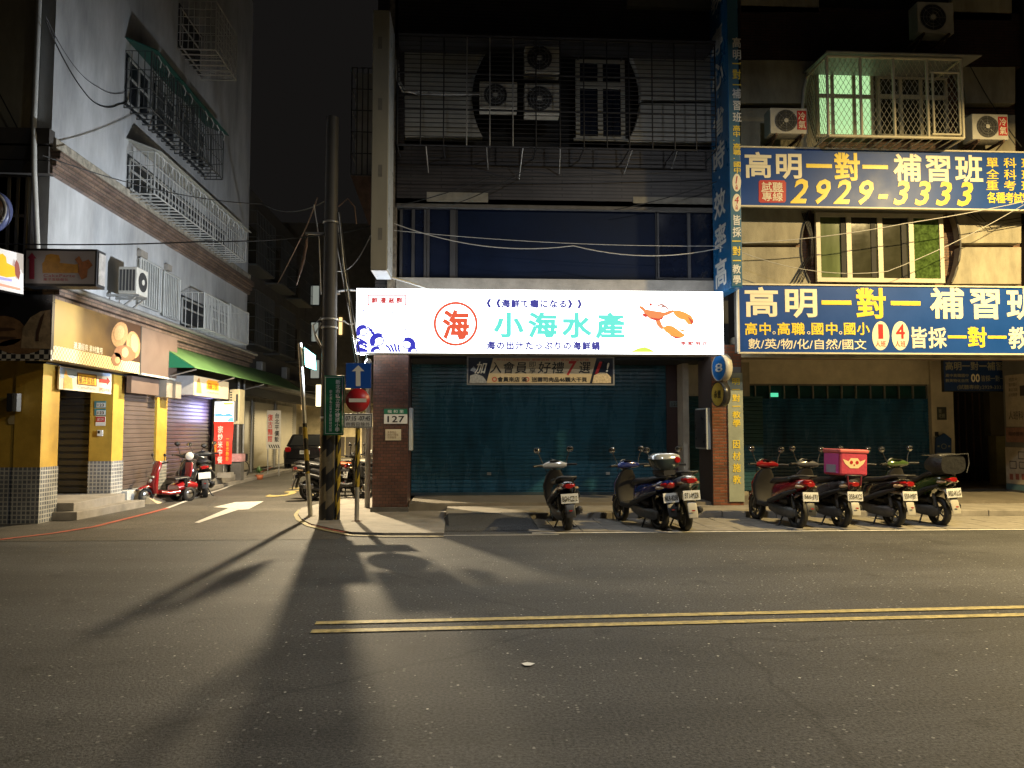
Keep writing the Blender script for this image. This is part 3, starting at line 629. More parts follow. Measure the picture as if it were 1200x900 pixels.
t = thing('door_number_plate', 'tiny dark number plate on the beige jamb right of the big teal shutter', 'number plate', f3(788, 476, 16.8))
fbox('plate', mat('dim_plate', (.10, .14, .14), .4), t, 785, 796, 470, 477, 16.82, .01); ftext('127', BLACKP, t, 787, 795, 471.5, 476, 16.82, bold=.02)

# ---------------------------------------------------------------- vertical blade signs
t = thing('blank_blade_sign', 'tall blank beige blade sign rising at the left end of the shop facade', 'sign', f3(447, 328, 13.9))
x0, z0 = F(434, 316, 13.7); x1, z1 = F(456.5, 12, 13.7)
box('case', mat('aged_beige_sheet', (.36, .34, .27), .55, var=.2, scale=1.2, streak=.3), t, x0, x1, 13.7, 14.55, z0, z1, .01)
box('side_panel', mat('opal_side', (.5, .55, .6), .3, var=.05), t, x1 + .001, x1 + .012, 13.72, 14.53, z0 + .02, z1 - .02)
for py in (50, 122, 200, 274):
    fbox('cover_plate', mat('cover_plate', (.22, .21, .18), .6), t, 443, 448, py - 7, py + 7, 13.697, .01)
box('bottom_panel', mat('opal_bottom', (.7, .72, .75), .3, var=.1), t, x0 + .01, x1 - .01, 13.71, 14.54, z0 - .012, z0 - .001)
for zz in (z0 + .8, z1 - .6): box('bracket', IRON, t, x0 + .1, x0 + .16, 14.55, 15.1, zz, zz + .06)

t = thing('blade_sign', 'tall blue vertical cram school sign with white characters at the facade joint', 'sign', f3(857, 336, 13.8))
YV = 13.95; x0, z0 = F(857, 337, YV); x1 = F(869.5, 300, YV)[0]; z1 = F(862, -40, YV)[1]
VB = mat('sign_blue_vertical', (.015, .13, .32), .3, var=.15, scale=1.5)
box('case', VB, t, x0, x1, YV, 14.98, z0, z1, .008)
GB = mat('sign_front_grey', (.05, .14, .22), .35, var=.1)
box('front_strip', GB, t, x0 + .012, x1 - .012, YV - .006, YV - .001, z0 + .03, z1)
def fv(s, m_, py0, py1, px0=858.6, px1=868, **k): return ftext(vtxt(s), m_, t, px0, px1, py0, py1, YV - .008, **k)
fv('高明', WPL, 44, 70, bold=.02, line=1.1); fv('一對一', SYEL, 74, 100, bold=.02, line=1.0); fv('補習班', WPL, 104, 143, bold=.02, line=1.15)
fv('高中·高職·國中', SYEL, 147, 203, 859.5, 867.5, bold=.02, line=1.0)
fv('皆採', WPL, 252, 278, bold=.02, line=1.1); fv('一對一', SYEL, 282, 306, bold=.02); fv('教學', WPL, 310, 333, bold=.02, line=1.1)
for py, s in ((214, '1'), (237.5, '4')):
    flat('oval_badge', CREAM, t, [[(863.3 + 5 * math.cos(a / 12 * math.pi), py + 10.5 * math.sin(a / 12 * math.pi)) for a in range(24)][::-1]], YV - .007)
    ftext(s, SRED, t, 862 if s == '1' else 860.8, 864.4 if s == '1' else 865.6, py - 7.5, py + 1, YV - .012, bold=.0, italic=.2); ftext('人\n班', SRED, t, 861.8, 864.8, py + 2, py + 8, YV - .012, bold=.02)
SL = '因材施教·專心·省時·效率高'; zs = z0 + .12; step = .78
for i, ch in enumerate(SL[::-1]):
    if ch == '·':
        lettering('·', WPL, t, (x0 - .001, 14.55, zs + .08), (0, -1, 0), (0, 0, 1), .07, .07); zs += .26; continue
    lettering(ch, WPL, t, (x0 - .001, 14.86, zs), (0, -1, 0), (0, 0, 1), .68, .56, bold=.03); zs += .68

# ---------------------------------------------------------------- right building
rb = thing('school_building', 'weathered beige building with round brick window bays behind the blue signs', 'building', (9, 15, 0))
BRK = brickmat('bay_brick', (.22, .11, .06), (.15, .08, .05), (.08, .06, .045), .20, .055, .008, rough=.6)
fbox('back_wall', BRK, rb, 869, 1400, -130, 420, YF + .26, .2)
for a, c in ((243, 285), (289.5, 333)):
    arc_panel(rb, 868, 1032, a, c, YF, (1032, 288, 93)); arc_panel(rb, 1032, 1197, a, c, YF, (1032, 288, 94))
for a, c in ((70, 121), (126.5, 178)): arc_panel(rb, 868, 1040, a, c, YF, (1040, 122, 94)); arc_panel(rb, 1040, 1190, a + 8, c, YF, (1040, 122, 92))
fbox('wall_band', RIBR, rb, 868, 1200, 16, 69.5, YF, .25); fbox('wall_band', RIBR, rb, 868, 1200, -130, -21, YF, .25)
arc_panel(rb, 868, 960, -20, 15, YF); arc_panel(rb, 1115, 1186, -20, 24, YF); fbox('wall_band', DARK, rb, 960, 1115, -20, 15.5, YF + .1, .15)
box('drain_recess', DARK, rb, F(1198, 100, YF)[0], F(1230, 100, YF)[0], 14.9, 15.24, 3.2, 12)
fbox('wall_panel', PANEL, rb, 1230, 1400, -130, 420, YF, .25)
for a, c in ((118, 120), (286, 289)):
    pass
WG = [emis('lit_window_pane', (.50, .86, .40), .95, (.3, .4, .3))]
DGL = mat('dark_reflective_glass', (.05, .05, .035), .1, var=.5, scale=2)
window(rb, 958, 1023, 84, 160, YF + .1, [.28, .66], ALUW, WG, .06, .62)
window(rb, 1030, 1110, 90, 160, YF + .1, [.33, .62], ALUW, [DGL], .06, .66)
GREENG = mat('painted_tree_reflection_glass', (.07, .12, .03), .06, var=.8, scale=11)  # reflection of lamp-lit trees put into the pane colour as green noise
PALEG = mat('painted_pale_reflection_glass', (.10, .13, .055), .08, var=.6, scale=1.5, streak=.2)  # pale greenish reflection painted into the pane's base colour
GREYG = mat('grey_screen_glass', (.04, .04, .024), .07, var=.25)
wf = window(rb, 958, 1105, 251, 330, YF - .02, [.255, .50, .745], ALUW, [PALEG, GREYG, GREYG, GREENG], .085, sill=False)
xw0, zw0 = F(958, 330, YF); xw1, zw1 = F(1105, 251, YF); W = xw1 - xw0
for a in (.225, .46, .70): box('window_gap', DARK, wf, xw0 + W * (a - .035), xw0 + W * (a + .0), YF - .01, YF + .06, zw0 + .1, zw1 - .1)
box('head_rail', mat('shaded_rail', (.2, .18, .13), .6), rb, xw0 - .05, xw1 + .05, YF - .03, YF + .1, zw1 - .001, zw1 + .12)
for cx_, s in ((939, 1), (1125, -1)):           # dark curved steel bands edging the round bays
    for c0, r_, y0_, y1_ in (((1032, 288), 93.5, 245, 331),):
        pts = []
        for i in range(11):
            y = y0_ + (y1_ - y0_) * i / 10; h = (r_ ** 2 - (y - 288) ** 2) ** .5; pts.append(f3(1032 - s * h, y, 14.99))
        MB().tube(pts, .022, 6).build('bay_edge', CONCD, rb)
# window cage
wc = thing('window_cage', 'cream steel mesh window cage in front of the lit green window', 'window cage', f3(1040, 165, 14.1))
CF = mat('cream_steel', (.55, .50, .36), .45, var=.15)
cx0, cz0 = F(971, 159, 14.05); cx1, cz1 = F(1126, 70, 14.05)
def bar(m_, a, b_, r=.022, nm='bar', par=wc): return MB().cyl(a, b_, r, n=6).build(nm, m_, par)
yc0, yc1 = 14.05, 15.02
for z in (cz0, cz1): bar(CF, (cx0, yc0, z), (cx1, yc0, z), .03); bar(CF, (cx0, yc0, z), (cx0, yc1, z)); bar(CF, (cx1, yc0, z), (cx1, yc1, z))
for f_ in (0, .245, .49, .74, 1): x = cx0 + (cx1 - cx0) * f_; bar(CF, (x, yc0, cz0), (x, yc0, cz1), .028)
xd0 = cx0 + (cx1 - cx0) * .76; 
for f_ in (.775, .97): x = cx0 + (cx1 - cx0) * f_; bar(CF, (x, yc0 - .03, cz0 + .06), (x, yc0 - .03, cz1 - .28), .022)
for z in (cz0 + .06, cz1 - .28): bar(CF, (xd0, yc0 - .03, z), (cx1 - .08, yc0 - .03, z), .022)
for f_ in [i / 14 for i in range(15)]: x = cx0 + (cx1 - cx0) * f_; bar(CF, (x, yc0, cz0), (x, yc1, cz0), .012)
mb = MB(); H = cz1 - cz0; Wc = cx1 - cx0; g = .105
def diag(u0, u1, v0, v1, sgn, fn):
    k = -int((v1 - v0) / g) - 1
    while u0 + k * g < u1 + (v1 - v0):
        # line u = u0+k*g + sgn*0.6*(v-v0)
        us, vs = u0 + k * g, v0; du = .6; a = []
        for j in range(2): pass
        ua = u0 + k * g; ub = ua + sgn * du * (v1 - v0); va, vb = v0, v1
        if sgn < 0: ua += 0
        lo, hi = (ua, ub) if ua < ub else (ub, ua)
        if hi > u0 and lo < u1:
            def clip(u): return v0 + (u - ua) / (sgn * du)
            pa = (ua, va) if u0 <= ua <= u1 else ((u0, clip(u0)) if ua < u0 else (u1, clip(u1)))
            pb = (ub, vb) if u0 <= ub <= u1 else ((u0, clip(u0)) if ub < u0 else (u1, clip(u1)))
            mb.cyl(fn(*pa), fn(*pb), .0045, n=4, caps=False)
        k += 1
for s_ in (1, -1):
    diag(cx0, cx1, cz0, cz1, s_, lambda u, v: (u, yc0, v)); diag(yc0, yc1, cz0, cz1, s_, lambda u, v: (cx0, u, v))
stuff(mb.build('wire_mesh', mat('mesh_wire', (.40, .38, .30), .5, var=0), wc))
MB().ext([(cx0 - .05, yc0 - .12, cz1 + .03), (cx1 + .35, yc0 - .12, cz1 + .03), (cx1 + .35, yc1, cz1 + .10), (cx0 - .05, yc1, cz1 + .10)], (0, 0, .02)).build('roof_sheet', mat('grey_cage_roof', (.2, .2, .19), .5), wc)
aircon(903, 946, 127, 156, 14.35, 'air conditioner with red sticker left of the lit window cage', True)
aircon(1140, 1181, 134, 163, 14.35, 'air conditioner with red sticker right of the cage at the frame edge', True)
aircon(1076, 1117, 3, 38, 14.4, 'topmost air conditioner above the lit window cage')
# blue signs
SX1 = 1310
S1 = thing('school_sign', 'upper blue cram school sign with big yellow phone number', 'sign', f3(1040, 243, 14.5))
def bluesign(t, px0, py0, py1, Y):
    x0, z0 = F(px0, py1, Y); z1 = F(px0, py0, Y)[1]; x1 = F(SX1, py0, Y)[0]
    box('sign_face', BLUES, t, x0, x1, Y, Y + .04, z0, z1)
    box('sign_case', mat('sign_back', (.1, .1, .1), .6), t, x0 + .01, x1 - .01, Y + .041, Y + .3, z0 + .01, z1 - .01)
    for z in (z0 - .03, z1): box('trim', ALUW, t, x0 - .02, x1 + .02, Y - .02, Y + .06, z, z + .03)
    box('trim', ALUW, t, x0 - .03, x0 - .001, Y - .02, Y + .06, z0 - .001, z1 - .001)
Y1 = 14.55; bluesign(S1, 868, 173, 240.5, Y1)
def st(T, s, m_, a, b_, c, d, Yt, **k): return ftext(s, m_, T, a, b_, c, d, Yt - .003, **k)
st(S1, '高明', CREAM, 873, 939, 179, 209, Y1, bold=.03, space=1.12)
st(S1, '一對一', SYEL, 945, 1040, 180, 211, Y1, bold=.035, space=1.12, italic=0)
st(S1, '補習班', CREAM, 1047, 1151, 182, 213, Y1, bold=.03, space=1.15)
st(S1, '2929-3333', SYEL, 926, 1140, 213, 239, Y1, bold=.03, italic=.28, space=1.35)
flat('red_badge', SRED, S1, [[(889, 236), (889, 213), (891, 211), (919, 211.5), (921, 214), (921, 235), (919, 237.5), (891, 237.5)]], Y1 - .002)
st(S1, '試聽\n專線', CREAM, 893, 917, 213.5, 235.5, Y1 - .003, bold=.012, line=1.05); st(S1, '—', CREAM, 892, 918, 224, 224.6, Y1 - .003)
for i, (s, py) in enumerate((('單科班', 191), ('全科班', 204.5), ('重考班', 217.5))): st(S1, s, SYEL, 1156, 1211, py - 5.5, py + 5.5, Y1, bold=.012, space=1.7)
st(S1, '各種考試特別班', SYEL, 1157, 1229, 226, 238, Y1, bold=.02, space=.9)
S2 = thing('school_sign', 'lower blue cram school sign with two cream ovals and subject list', 'sign', f3(1040, 414, 14.3))
Y2 = 14.3; bluesign(S2, 867, 334, 412.5, Y2)
st(S2, '高明', CREAM, 873, 957, 337, 372, Y2, bold=.03, space=1.2)
st(S2, '一對一', SYEL, 963, 1078, 338, 373, Y2, bold=.035, space=1.25)
st(S2, '補習班', CREAM, 1090, 1218, 338, 374, Y2, bold=.03, space=1.2)
for s, a, b_ in (('高中', 873, 903), ('高職', 911, 943), ('國中', 951, 981), ('國小', 989, 1019)): st(S2, s, SYEL, a, b_, 378, 392.5, Y2, bold=.025, space=1.1)
for px in (907, 947.5, 985): flat('dot', CREAM, S2, ring(px, 390, 1.9, .8, 12), Y2 - .003)
st(S2, '數/英/物/化/自然/國文', CREAM, 877, 1015, 397.5, 409, Y2, bold=.012)
for px, s in ((1032, '1'), (1055, '4')):
    flat('oval_badge', CREAM, S2, [[(px + 10 * math.cos(-a / 14 * math.pi), 393.5 + 17 * math.sin(-a / 14 * math.pi)) for a in range(28)][::-1]], Y2 - .002)
    st(S2, s, SRED, px - (2.6 if s == '1' else 5), px + (2.6 if s == '1' else 5), 380, 397, Y2 - .002, bold=0 if s == '1' else .02); st(S2, '人班', SRED, px - 6, px + 6, 399.5, 406.5, Y2 - .002, bold=.012)
st(S2, '皆採', CREAM, 1068, 1109, 383.5, 408, Y2, bold=.025, space=1.05); st(S2, '一對一', SYEL, 1111, 1179, 383.5, 407, Y2, bold=.03, space=1.05); st(S2, '教學', CREAM, 1182, 1228, 383.5, 409, Y2, bold=.025)
# arcade of the right building
YR = 18.8
rx0, rx1 = F(870, 560, YR)[0], F(1090, 560, YR)[0]; zt = F(980, 467, YR)[1]; zh = F(980, 450, YR)[1]
shutter('shutter', NAVY, rb, (rx0, YR), (rx1, YR), .21, zt, .085)
box('shutter_rail', ALU, rb, rx0, rx1, YR - .03, YR + .03, .185, .225)
tb = box('transom', mat('transom_frame', (.18, .17, .15), .5), rb, rx0, rx1, YR + .0, YR + .06, zh - .04, zh)
nb = 13
for i in range(nb + 1): x = rx0 + (rx1 - rx0) * i / nb; box('mullion', ALU, tb, x - .012, x + .012, YR - .01, YR + .05, zt, zh - .041)
box('pane', mat('teal_transom_glass', (.015, .06, .07), .12, var=.4), tb, rx0, rx1, YR + .06, YR + .07, zt, zh)
ex = thing('exit_light', 'small glowing green exit light behind the transom above the navy shutter', 'exit sign', f3(908, 465, YR - .02)); fbox('lamp_face', emis('exit_green', (.1, .75, .42), 1.0), ex, 903.5, 912, 460.5, 465, YR - .03, .02)
box('header', mat('pale_arcade_wall', (.62, .56, .44), .7, var=.2), rb, rx0 - .2, rx1 + .02, YR - .05, YR + .3, zh, 3.45)
CE = mat('cream_column', (.60, .54, .42), .7, var=.2)
cxa, cxb = F(1090, 520, YR)[0], F(1116, 520, YR)[0]
box('column', CE, rb, cxa, cxb, YR - .1, YR + .4, .18, 3.4)
box('arcade_ceiling', mat('arcade_ceiling', (.60, .55, .44), .7), rb, xe, 17, 15.05, YR + 3, 3.36, 3.5)
b = None
for i in range(5):
    x = 7.2 + (i % 3) * 1.6; y = 16.2 + (i // 3) * 1.3
    MB().box(x, x + 1.0, y, y + .25, 3.34, 3.359).build('ceiling_light_fitting', mat('dead_tube_fitting', (.3, .3, .3), .4), rb)
box('sign_lintel', PANEL, rb, xe, 17, 15.0, 15.24, 3.05, 3.36)
dx1 = F(1180, 520, YR)[0]
box('entrance_wall', DARK, rb, cxb, dx1 + 2, YR + 2.0, YR + 2.2, .18, 3.4)
for i in range(8): x = cxb + .5 + i * .2; MB().cyl((x, YR + 1.4, .18), (x, YR + 1.4, 2.6), .02, n=6).build('gate_bar', RUST, rb)
box('entrance_side', mat('olive_wall', (.20, .18, .08), .6, var=.4), rb, F(1162, 540, YR + .5)[0], F(1162, 540, YR + .5)[0] + .8, YR + .3, YR + .6, .18, 1.45)
box('entrance_side', mat('dark_wall_upper', (.07, .06, .035), .6), rb, F(1158, 540, YR + .5)[0], F(1158, 540, YR + .5)[0] + .9, YR + .35, YR + .6, 1.451, 3.0)
XW = 12.5; yw = S(1178, 520, XW)[0]
pe = box('pillar', mat('grey_pillar_render', (.16, .16, .16), .6, var=.25), rb, XW, XW + 1.0, 15.3, yw, .12, 3.4)
t = panel_sign('school_sign', 'small dim blue cram school sign hung over the dark doorway', 1106, 1180, 421, 459, 17.6, .08, mat('dim_sign_blue', (.01, .04, .16), .35), IRON, fr=.02)
MB().box(F(1115, 430, 17.6)[0], F(1116, 430, 17.6)[0] + .02, 17.62, 17.66, 3.0, 3.36).build('hanger', IRON, t)
DC = mat('dim_cream_print', (.3, .29, .22), .5, var=0)
st(t, '高明一對一補習', DC, 1108, 1175, 424, 434, 17.6, bold=.02); st(t, '高中高職國中', DC, 1108, 1135, 438, 442, 17.6); st(t, '數英物化自然', DC, 1108, 1135, 444, 448, 17.6); st(t, '00', CREAM, 1138, 1148, 438, 448, 17.6, bold=.03); st(t, '皆採一對一', DC, 1150, 1177, 440, 447, 17.6, bold=.01); st(t, '(試聽專線):2929-3333', DC, 1122, 1176, 451, 457, 17.6, bold=.01)
t = thing('poster', 'large faded poster of drawings and print on the far right grey pillar', 'poster', (XW - .01, yw - .4, 1))
PAP = mat('poster_paper', (.44, .38, .30), .6, var=.25, scale=6)
def wsheet(m_, py0, py1, px0=1180, px1=1216, pop=.012, nm='sheet'):
    ya_, zb_ = S(px0, py1, XW); yb_ = S(px1, py1, XW)[0]; zt_ = S(px0, py0, XW)[1]; box(nm, m_, t, XW - pop, XW - pop + .008, yb_, ya_, zb_, zt_); return ya_, yb_, zb_, zt_
wsheet(PAP, 440, 500); wsheet(mat('poster_pink', (.3, .16, .13), .6, var=.4, scale=7), 501, 518); wsheet(PAP, 524, 566); wsheet(mat('poster_blue', (.08, .16, .2), .6), 566.5, 573)
BP = mat('faded_black_print', (.05, .04, .04), .6, var=0); FRP = mat('faded_red_print', (.25, .07, .05), .6, var=0)
def wtext(s_, m_, px0, px1, py0, py1):
    ya_, zb_ = S(px0, py1, XW); yb_ = S(px1, py1, XW)[0]; zt_ = S(px0, py0, XW)[1]; lettering(s_, m_, t, (XW - .013, ya_, zb_), (0, -1, 0), (0, 0, 1), ya_ - yb_, zt_ - zb_, bold=0)
for i, s_ in enumerate(('招生中', '國中國小', '歡迎洽詢', '小班教學')): wtext(s_, BP, 1183, 1193, 443 + i * 6, 447 + i * 6)
wtext('人班科', BP, 1183, 1200, 482, 492); wtext('限時優惠', BP, 1183, 1200, 506, 511)
for k, (a, b_, c, d_) in enumerate(((1184, 1192, 540, 549), (1194, 1205, 529, 538), (1195, 1205, 541, 549))): wsheet(BP, c, d_, a, b_, .014, 'print'); wsheet(PAP, c + 1, d_ - 1, a + .8, b_ - .8, .016, 'print')
wsheet(BP, 452, 464, 1196, 1204, .014, 'print')
for a in (1184, 1191, 1198): wsheet(FRP, 555, 562, a, a + 4, .014, 'print')
t = thing('notice_sheet', 'small dark notice on the cream column beside the doorway', 'notice', f3(1104, 492, YR - .11)); fbox('sheet', mat('dark_notice', (.05, .06, .06), .5), t, 1098.5, 1109, 477, 492, YR - .115, .01); ftext('徵\n老師', DC, t, 1100, 1107, 479, 490, YR - .116)
t = thing('house_shaped_board', 'blue house shaped board fixed low on the cream column', 'board', f3(1107, 538, YR - .2))
px_ = [(1097, 540), (1097, 513), (1107, 508), (1115, 514), (1115, 540)]
MB().ext([(F(a, c, YR - .2)[0], YR - .2, F(a, c, YR - .2)[1]) for a, c in px_], (0, .05, 0)).build('board', mat('board_blue', (.015, .06, .2), .4), t)
flat('board_print', DC, t, ring(1106, 523, 3.2, .8, 20) + [[(1098, 531.5), (1114, 531.5), (1114, 530.7), (1098, 530.7)], [(1098.5, 524), (1101, 524), (1101, 522), (1098.5, 522)], [(1111, 524), (1113.5, 524), (1113.5, 522), (1111, 522)]], YR - .2)
t = thing('doorbell', 'small black doorbell box on the cream column', 'doorbell', f3(1098, 511, YR - .12)); fbox('case', IRON, t, 1096, 1100, 506, 511, YR - .12, .04, .005)
cable('cable', [f3(870, 285, 14.5), f3(1060, 262, 14.3), f3(1290, 214, 14.1)], .009, CABLEL, 'cable rising to the right across the four pane window and phone number sign', .06)
cable('cable', [f3(870, 296, 14.6), f3(1040, 318, 14.4), f3(1290, 180, 14.2)], .007, CABLEL, 'pale thin cable hanging low across the four pane window then up right', .18)
cable('cable', [f3(1118, 40, 14.8), f3(1155, 110, 14.9), f3(1197, 172, 14.9)], .01, CABLE, 'black cable trailing down from the topmost air conditioner', .03)
for i in range(4):
    a = 946 - i * 2; MB().tube([f3(a, 250, 14.97), f3(952 - i, 275, 14.95), f3(953 - i * 2, 300, 14.95), f3(940 - i * 4, 331, 14.97)], .012, 5).build('conduit', CABLE, rb)
MB().tube([f3(948, 80, 14.96), f3(942, 105, 14.95), f3(940, 130, 14.95)], .035, 6).build('conduit', ACW, rb)
for i in range(3): MB().tube([f3(1130 + i * 8, 250, 14.95), f3(1150 + i * 6, 262 + i * 3, 14.9), f3(1198, 255 + i * 4, 14.95)], .009, 5).build('conduit', CABLE, rb)
# ---------------------------------------------------------------- left corner building
XL = -7.39
lb = thing('corner_building', 'pale grey corner building with barred windows above the yellow bakery front', 'building', (XL, 13.66, 0))
LW = mat('pale_blue_grey_render', (.42, .435, .45), .75, var=.42, scale=1.3, bump=.25, streak=.3)
LF = mat('grimy_olive_render', (.34, .30, .20), .8, var=.4, scale=1.5, streak=.4)
YW = mat('bakery_yellow', (.46, .29, .04), .6, var=.35, scale=1.5, bump=.1)
MOS = brickmat('mosaic_tile', (.20, .21, .23), (.13, .14, .16), (.45, .45, .42), .075, .075, .012, .0, .25, dirt=.3)
CORN = brickmat('brown_cornice_tile', (.22, .15, .11), (.16, .11, .09), (.07, .06, .05), .24, .07, .01)
LEDGE = mat('peeling_ledge', (.33, .30, .24), .85, var=.6, scale=7, bump=.5)
def s3(px, py, X): y, z = S(px, py, X); return (X, y, z)
y0 = 13.66; yE = 25.6
zc2 = S(55, 162, XL)[1]; zc1 = S(50, 200, XL)[1]; zl1 = S(50, 336, XL)[1]; zl0 = S(58, 350, XL)[1]
box('side_wall', LW, lb, XL - .3, XL, y0, yE, zc1, 16); box('side_wall', LW, lb, XL - .3, XL, y0, yE, zl1, zc1 - .002)
box('front_wall', LF, lb, -20, XL - .302, y0 + .02, y0 + .3, zl1, 16)
box('rear_wall', LF, lb, -14, XL - .31, yE - .2, yE, 3, 16)
# upper cornice: ledge and three mouldings
box('cornice', LEDGE, lb, XL + .001, XL + .10, y0 - .02, yE, zc1 + .42, zc2 + .05, .01)
for i, (dx, h0, h1) in enumerate(((.22, .26, .41), (.16, .13, .255), (.10, .0, .125))): box('moulding', CORN, lb, XL + .001, XL + dx, y0 - .1, yE, zc1 + h0, zc1 + h1, .012)
for i, (h0, h1) in enumerate(((.5, .78), (.22, .46), (-.02, .2))): box('beam', mat('near_black_beam', (.05, .045, .04), .8), lb, -20, XL + .05, y0 - .16 - i * .0, y0 + .019, zc1 + h0, zc1 + h1)  # cornice bands continue round the front in a near-black tone
# lower cornice
for i, (dx, h0, h1) in enumerate(((.30, -.14, -.02), (.22, -.27, -.145), (.12, -.42, -.275))): box('moulding', CORN, lb, XL + .001, XL + dx, y0 - .12, yE, zl1 + h0, zl1 + h1, .012)
box('fascia', DARK, lb, XL - .3, XL + .05, y0, 40, 2.75, zl1 - .43)
MB().tube([(XL + .36, y0 - .1, zl1 + .02), (XL + .36, 18, zl1 + .02), (XL + .34, yE, zl1 + .0)], .05, 8).build('gutter_pipe', ALU, lb)
# ground floor, bakery
xg = XL
def col(ya, yb, z1=3.25, base=.9, nm='pillar', depth=.45):
    p = box(nm, YW, lb, xg - depth, xg, ya, yb, base, z1); box('tiled_base', MOS, p, xg - depth - .005, xg + .012, ya - .012, yb + .012, 0, base); return p
zb = S(44, 548, XL)[1]
yP = S(68, 520, XL)[0]; y2, y2b, y3, y4, y4b, y5 = [S(p, 520, XL)[0] for p in (131, 144, 182, 183, 195, 248)]
col(y0 + .015, yP, base=zb)
fw = box('front_wall', YW, lb, -20, xg - .452, y0 + .03, y0 + .4, zb, 3.25); box('tiled_base', MOS, fw, -20, xg - .458, y0 + .015, y0 + .4, 0, zb)
col(y2, y2b, base=zb); col(y4, y4b, base=zb - .1)
YR2 = y2 + .02
xs_ = F(104, 520, YR2)[0]; xq = F(66, 520, YR2)[0] - .3
rw = box('recess_wall', YW, lb, xs_, xg - .452, YR2, YR2 + .2, zb, 3.1); box('tiled_base', MOS, rw, xs_, xg - .458, YR2 - .012, YR2 + .2, 0, zb)
BSH = mat('black_shutter', (.018, .018, .020), .35, metal=.3, var=.2)
shutter('shutter', BSH, lb, (xq, YR2 + .05), (xs_, YR2 + .05), .3, 3.1, .14, .02)
box('recess_side', YW, lb, xq - .2, xq, yP, YR2 + .2, 0, 3.2); box('recess_ceiling', LF, lb, xq - .2, xg, yP, YR2 + .2, 3.05, 3.2)
st_ = struct(box('doorstep', CONC, None, xq, xg + .30, yP + .02, YR2 - .01, 0, .30, .01)); 
st2 = struct(MB().hexa([(xq, yP - .25, 0), (xg + .42, yP - .1, 0), (xg + .62, y2b - .3, 0), (xg + .301, y2b - .3, 0)], [(xq, yP - .25, .15), (xg + .42, yP - .1, .15), (xg + .62, y2b - .3, .15), (xg + .301, y2b - .3, .15)]).build('doorstep', CONC, None, .01))
def sideshutter(ya, yb, m_, z0_, z1_, pitch=.1, x=XL - .06): return shutter('shutter', m_, lb, (x, yb), (x, ya), z0_, z1_, pitch, .02)
def sideshutter(ya, yb, m_, z0_, z1_, pitch=.1, x=XL - .06):
    b = MB(); z = z0_; vs = []
    while z < z1_ - .001:
        for dz, o in ((0, 0), (.18, .018), (.82, .018), (.97, 0)):
            for y in (ya, yb): vs.append((x + o, y, z + dz * pitch))
        z += pitch
    b.add(vs, [(2 * i, 2 * i + 1, 2 * i + 3, 2 * i + 2) for i in range(len(vs) // 2 - 1)]); b.box(x - .06, x - .02, ya, yb, z0_, z1_)
    return b.build('shutter', m_, lb)
SH1 = mat('taupe_shutter', (.125, .095, .08), .4, metal=.2, var=.25); SH2 = mat('mauve_shutter', (.105, .08, .09), .35, metal=.3, var=.25)
zs2 = S(160, 572, XL)[1]
sideshutter(y2b + .02, y4 - .02, SH1, .32, 2.75); sideshutter(y4b + .02, y5, SH2, .28, 2.6)
box('shutter_base', mat('white_kerb_block', (.48, .50, .50), .7, var=.2), lb, XL - .1, XL + .12, y2b, y4 - .5, 0, .31, .01)
struct(MB().hexa([(XL + .13, y2b + .3, 0), (XL + .62, y2b + .35, 0), (XL + .62, y4 - .9, 0), (XL + .13, y4 - .6, 0)], [(XL + .13, y2b + .35, .28), (XL + .2, y2b + .4, .27), (XL + .2, y4 - 1.0, .27), (XL + .13, y4 - .9, .28)]).build('door_ramp', mat('cream_ramp', (.5, .42, .28), .7)))
struct(box('doorstep', CONC, None, XL - .1, XL + .5, y4b - .2, 40, 0, .10, .01)); struct(box('doorstep', CONC, None, XL - .1, XL + .35, y5 - 1.2, y5 + 2.3, .1, .28, .01))
box('jamb', DARK, lb, XL - .3, XL, y5, y5 + .35, .0, 2.9)
# later alley walls
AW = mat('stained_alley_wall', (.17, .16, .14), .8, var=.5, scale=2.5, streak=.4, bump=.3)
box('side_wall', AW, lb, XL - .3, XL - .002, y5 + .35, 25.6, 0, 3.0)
sideshutter(y5 + 1.6, y5 + 2.6, mat('dark_alley_shutter', (.07, .065, .06), .5, var=.3), .1, 2.5, x=XL + .02)
MB().cyl((XL + .08, 24.6, 0), (XL + .08, 24.6, 3.4), .05, n=8).cyl((XL + .08, 25.2, 0), (XL + .08, 25.2, 3.2), .035, n=8).build('downpipe', ALU, lb)

# cages, windows and canopies of the side wall
def grille(parent, x, ya, yb, za, zb, m_, ny, nz, r=.012, nm='grille', slats=None):
    f = MB()
    for y in (ya, yb): f.cyl((x, y, za), (x, y, zb), r * 1.6, n=5)
    for z in (za, zb): f.cyl((x, ya, z), (x, yb, z), r * 1.6, n=5)
    f = f.build('grille_frame', m_, parent); v = h = None
    for i in range(1, ny):
        y = ya + (yb - ya) * i / ny
        if v is None: v = MB().cyl((x, y, za), (x, y, zb), r, n=4).build('bar', m_, f); vy = y
        else: piece(v, f, (0, y - vy, 0))
    for i in range(1, nz):
        z = za + (zb - za) * i / nz
        if h is None: h = MB().cyl((x, ya, z), (x, yb, z), r, n=4).build('bar', m_, f); hz_ = z
        else: piece(h, f, (0, 0, z - hz_))
    return f
CG = mat('white_cage_steel', (.46, .47, .46), .5, metal=.2, var=.2); CGD = mat('dark_cage_steel', (.08, .085, .085), .5, metal=.3, var=.3)
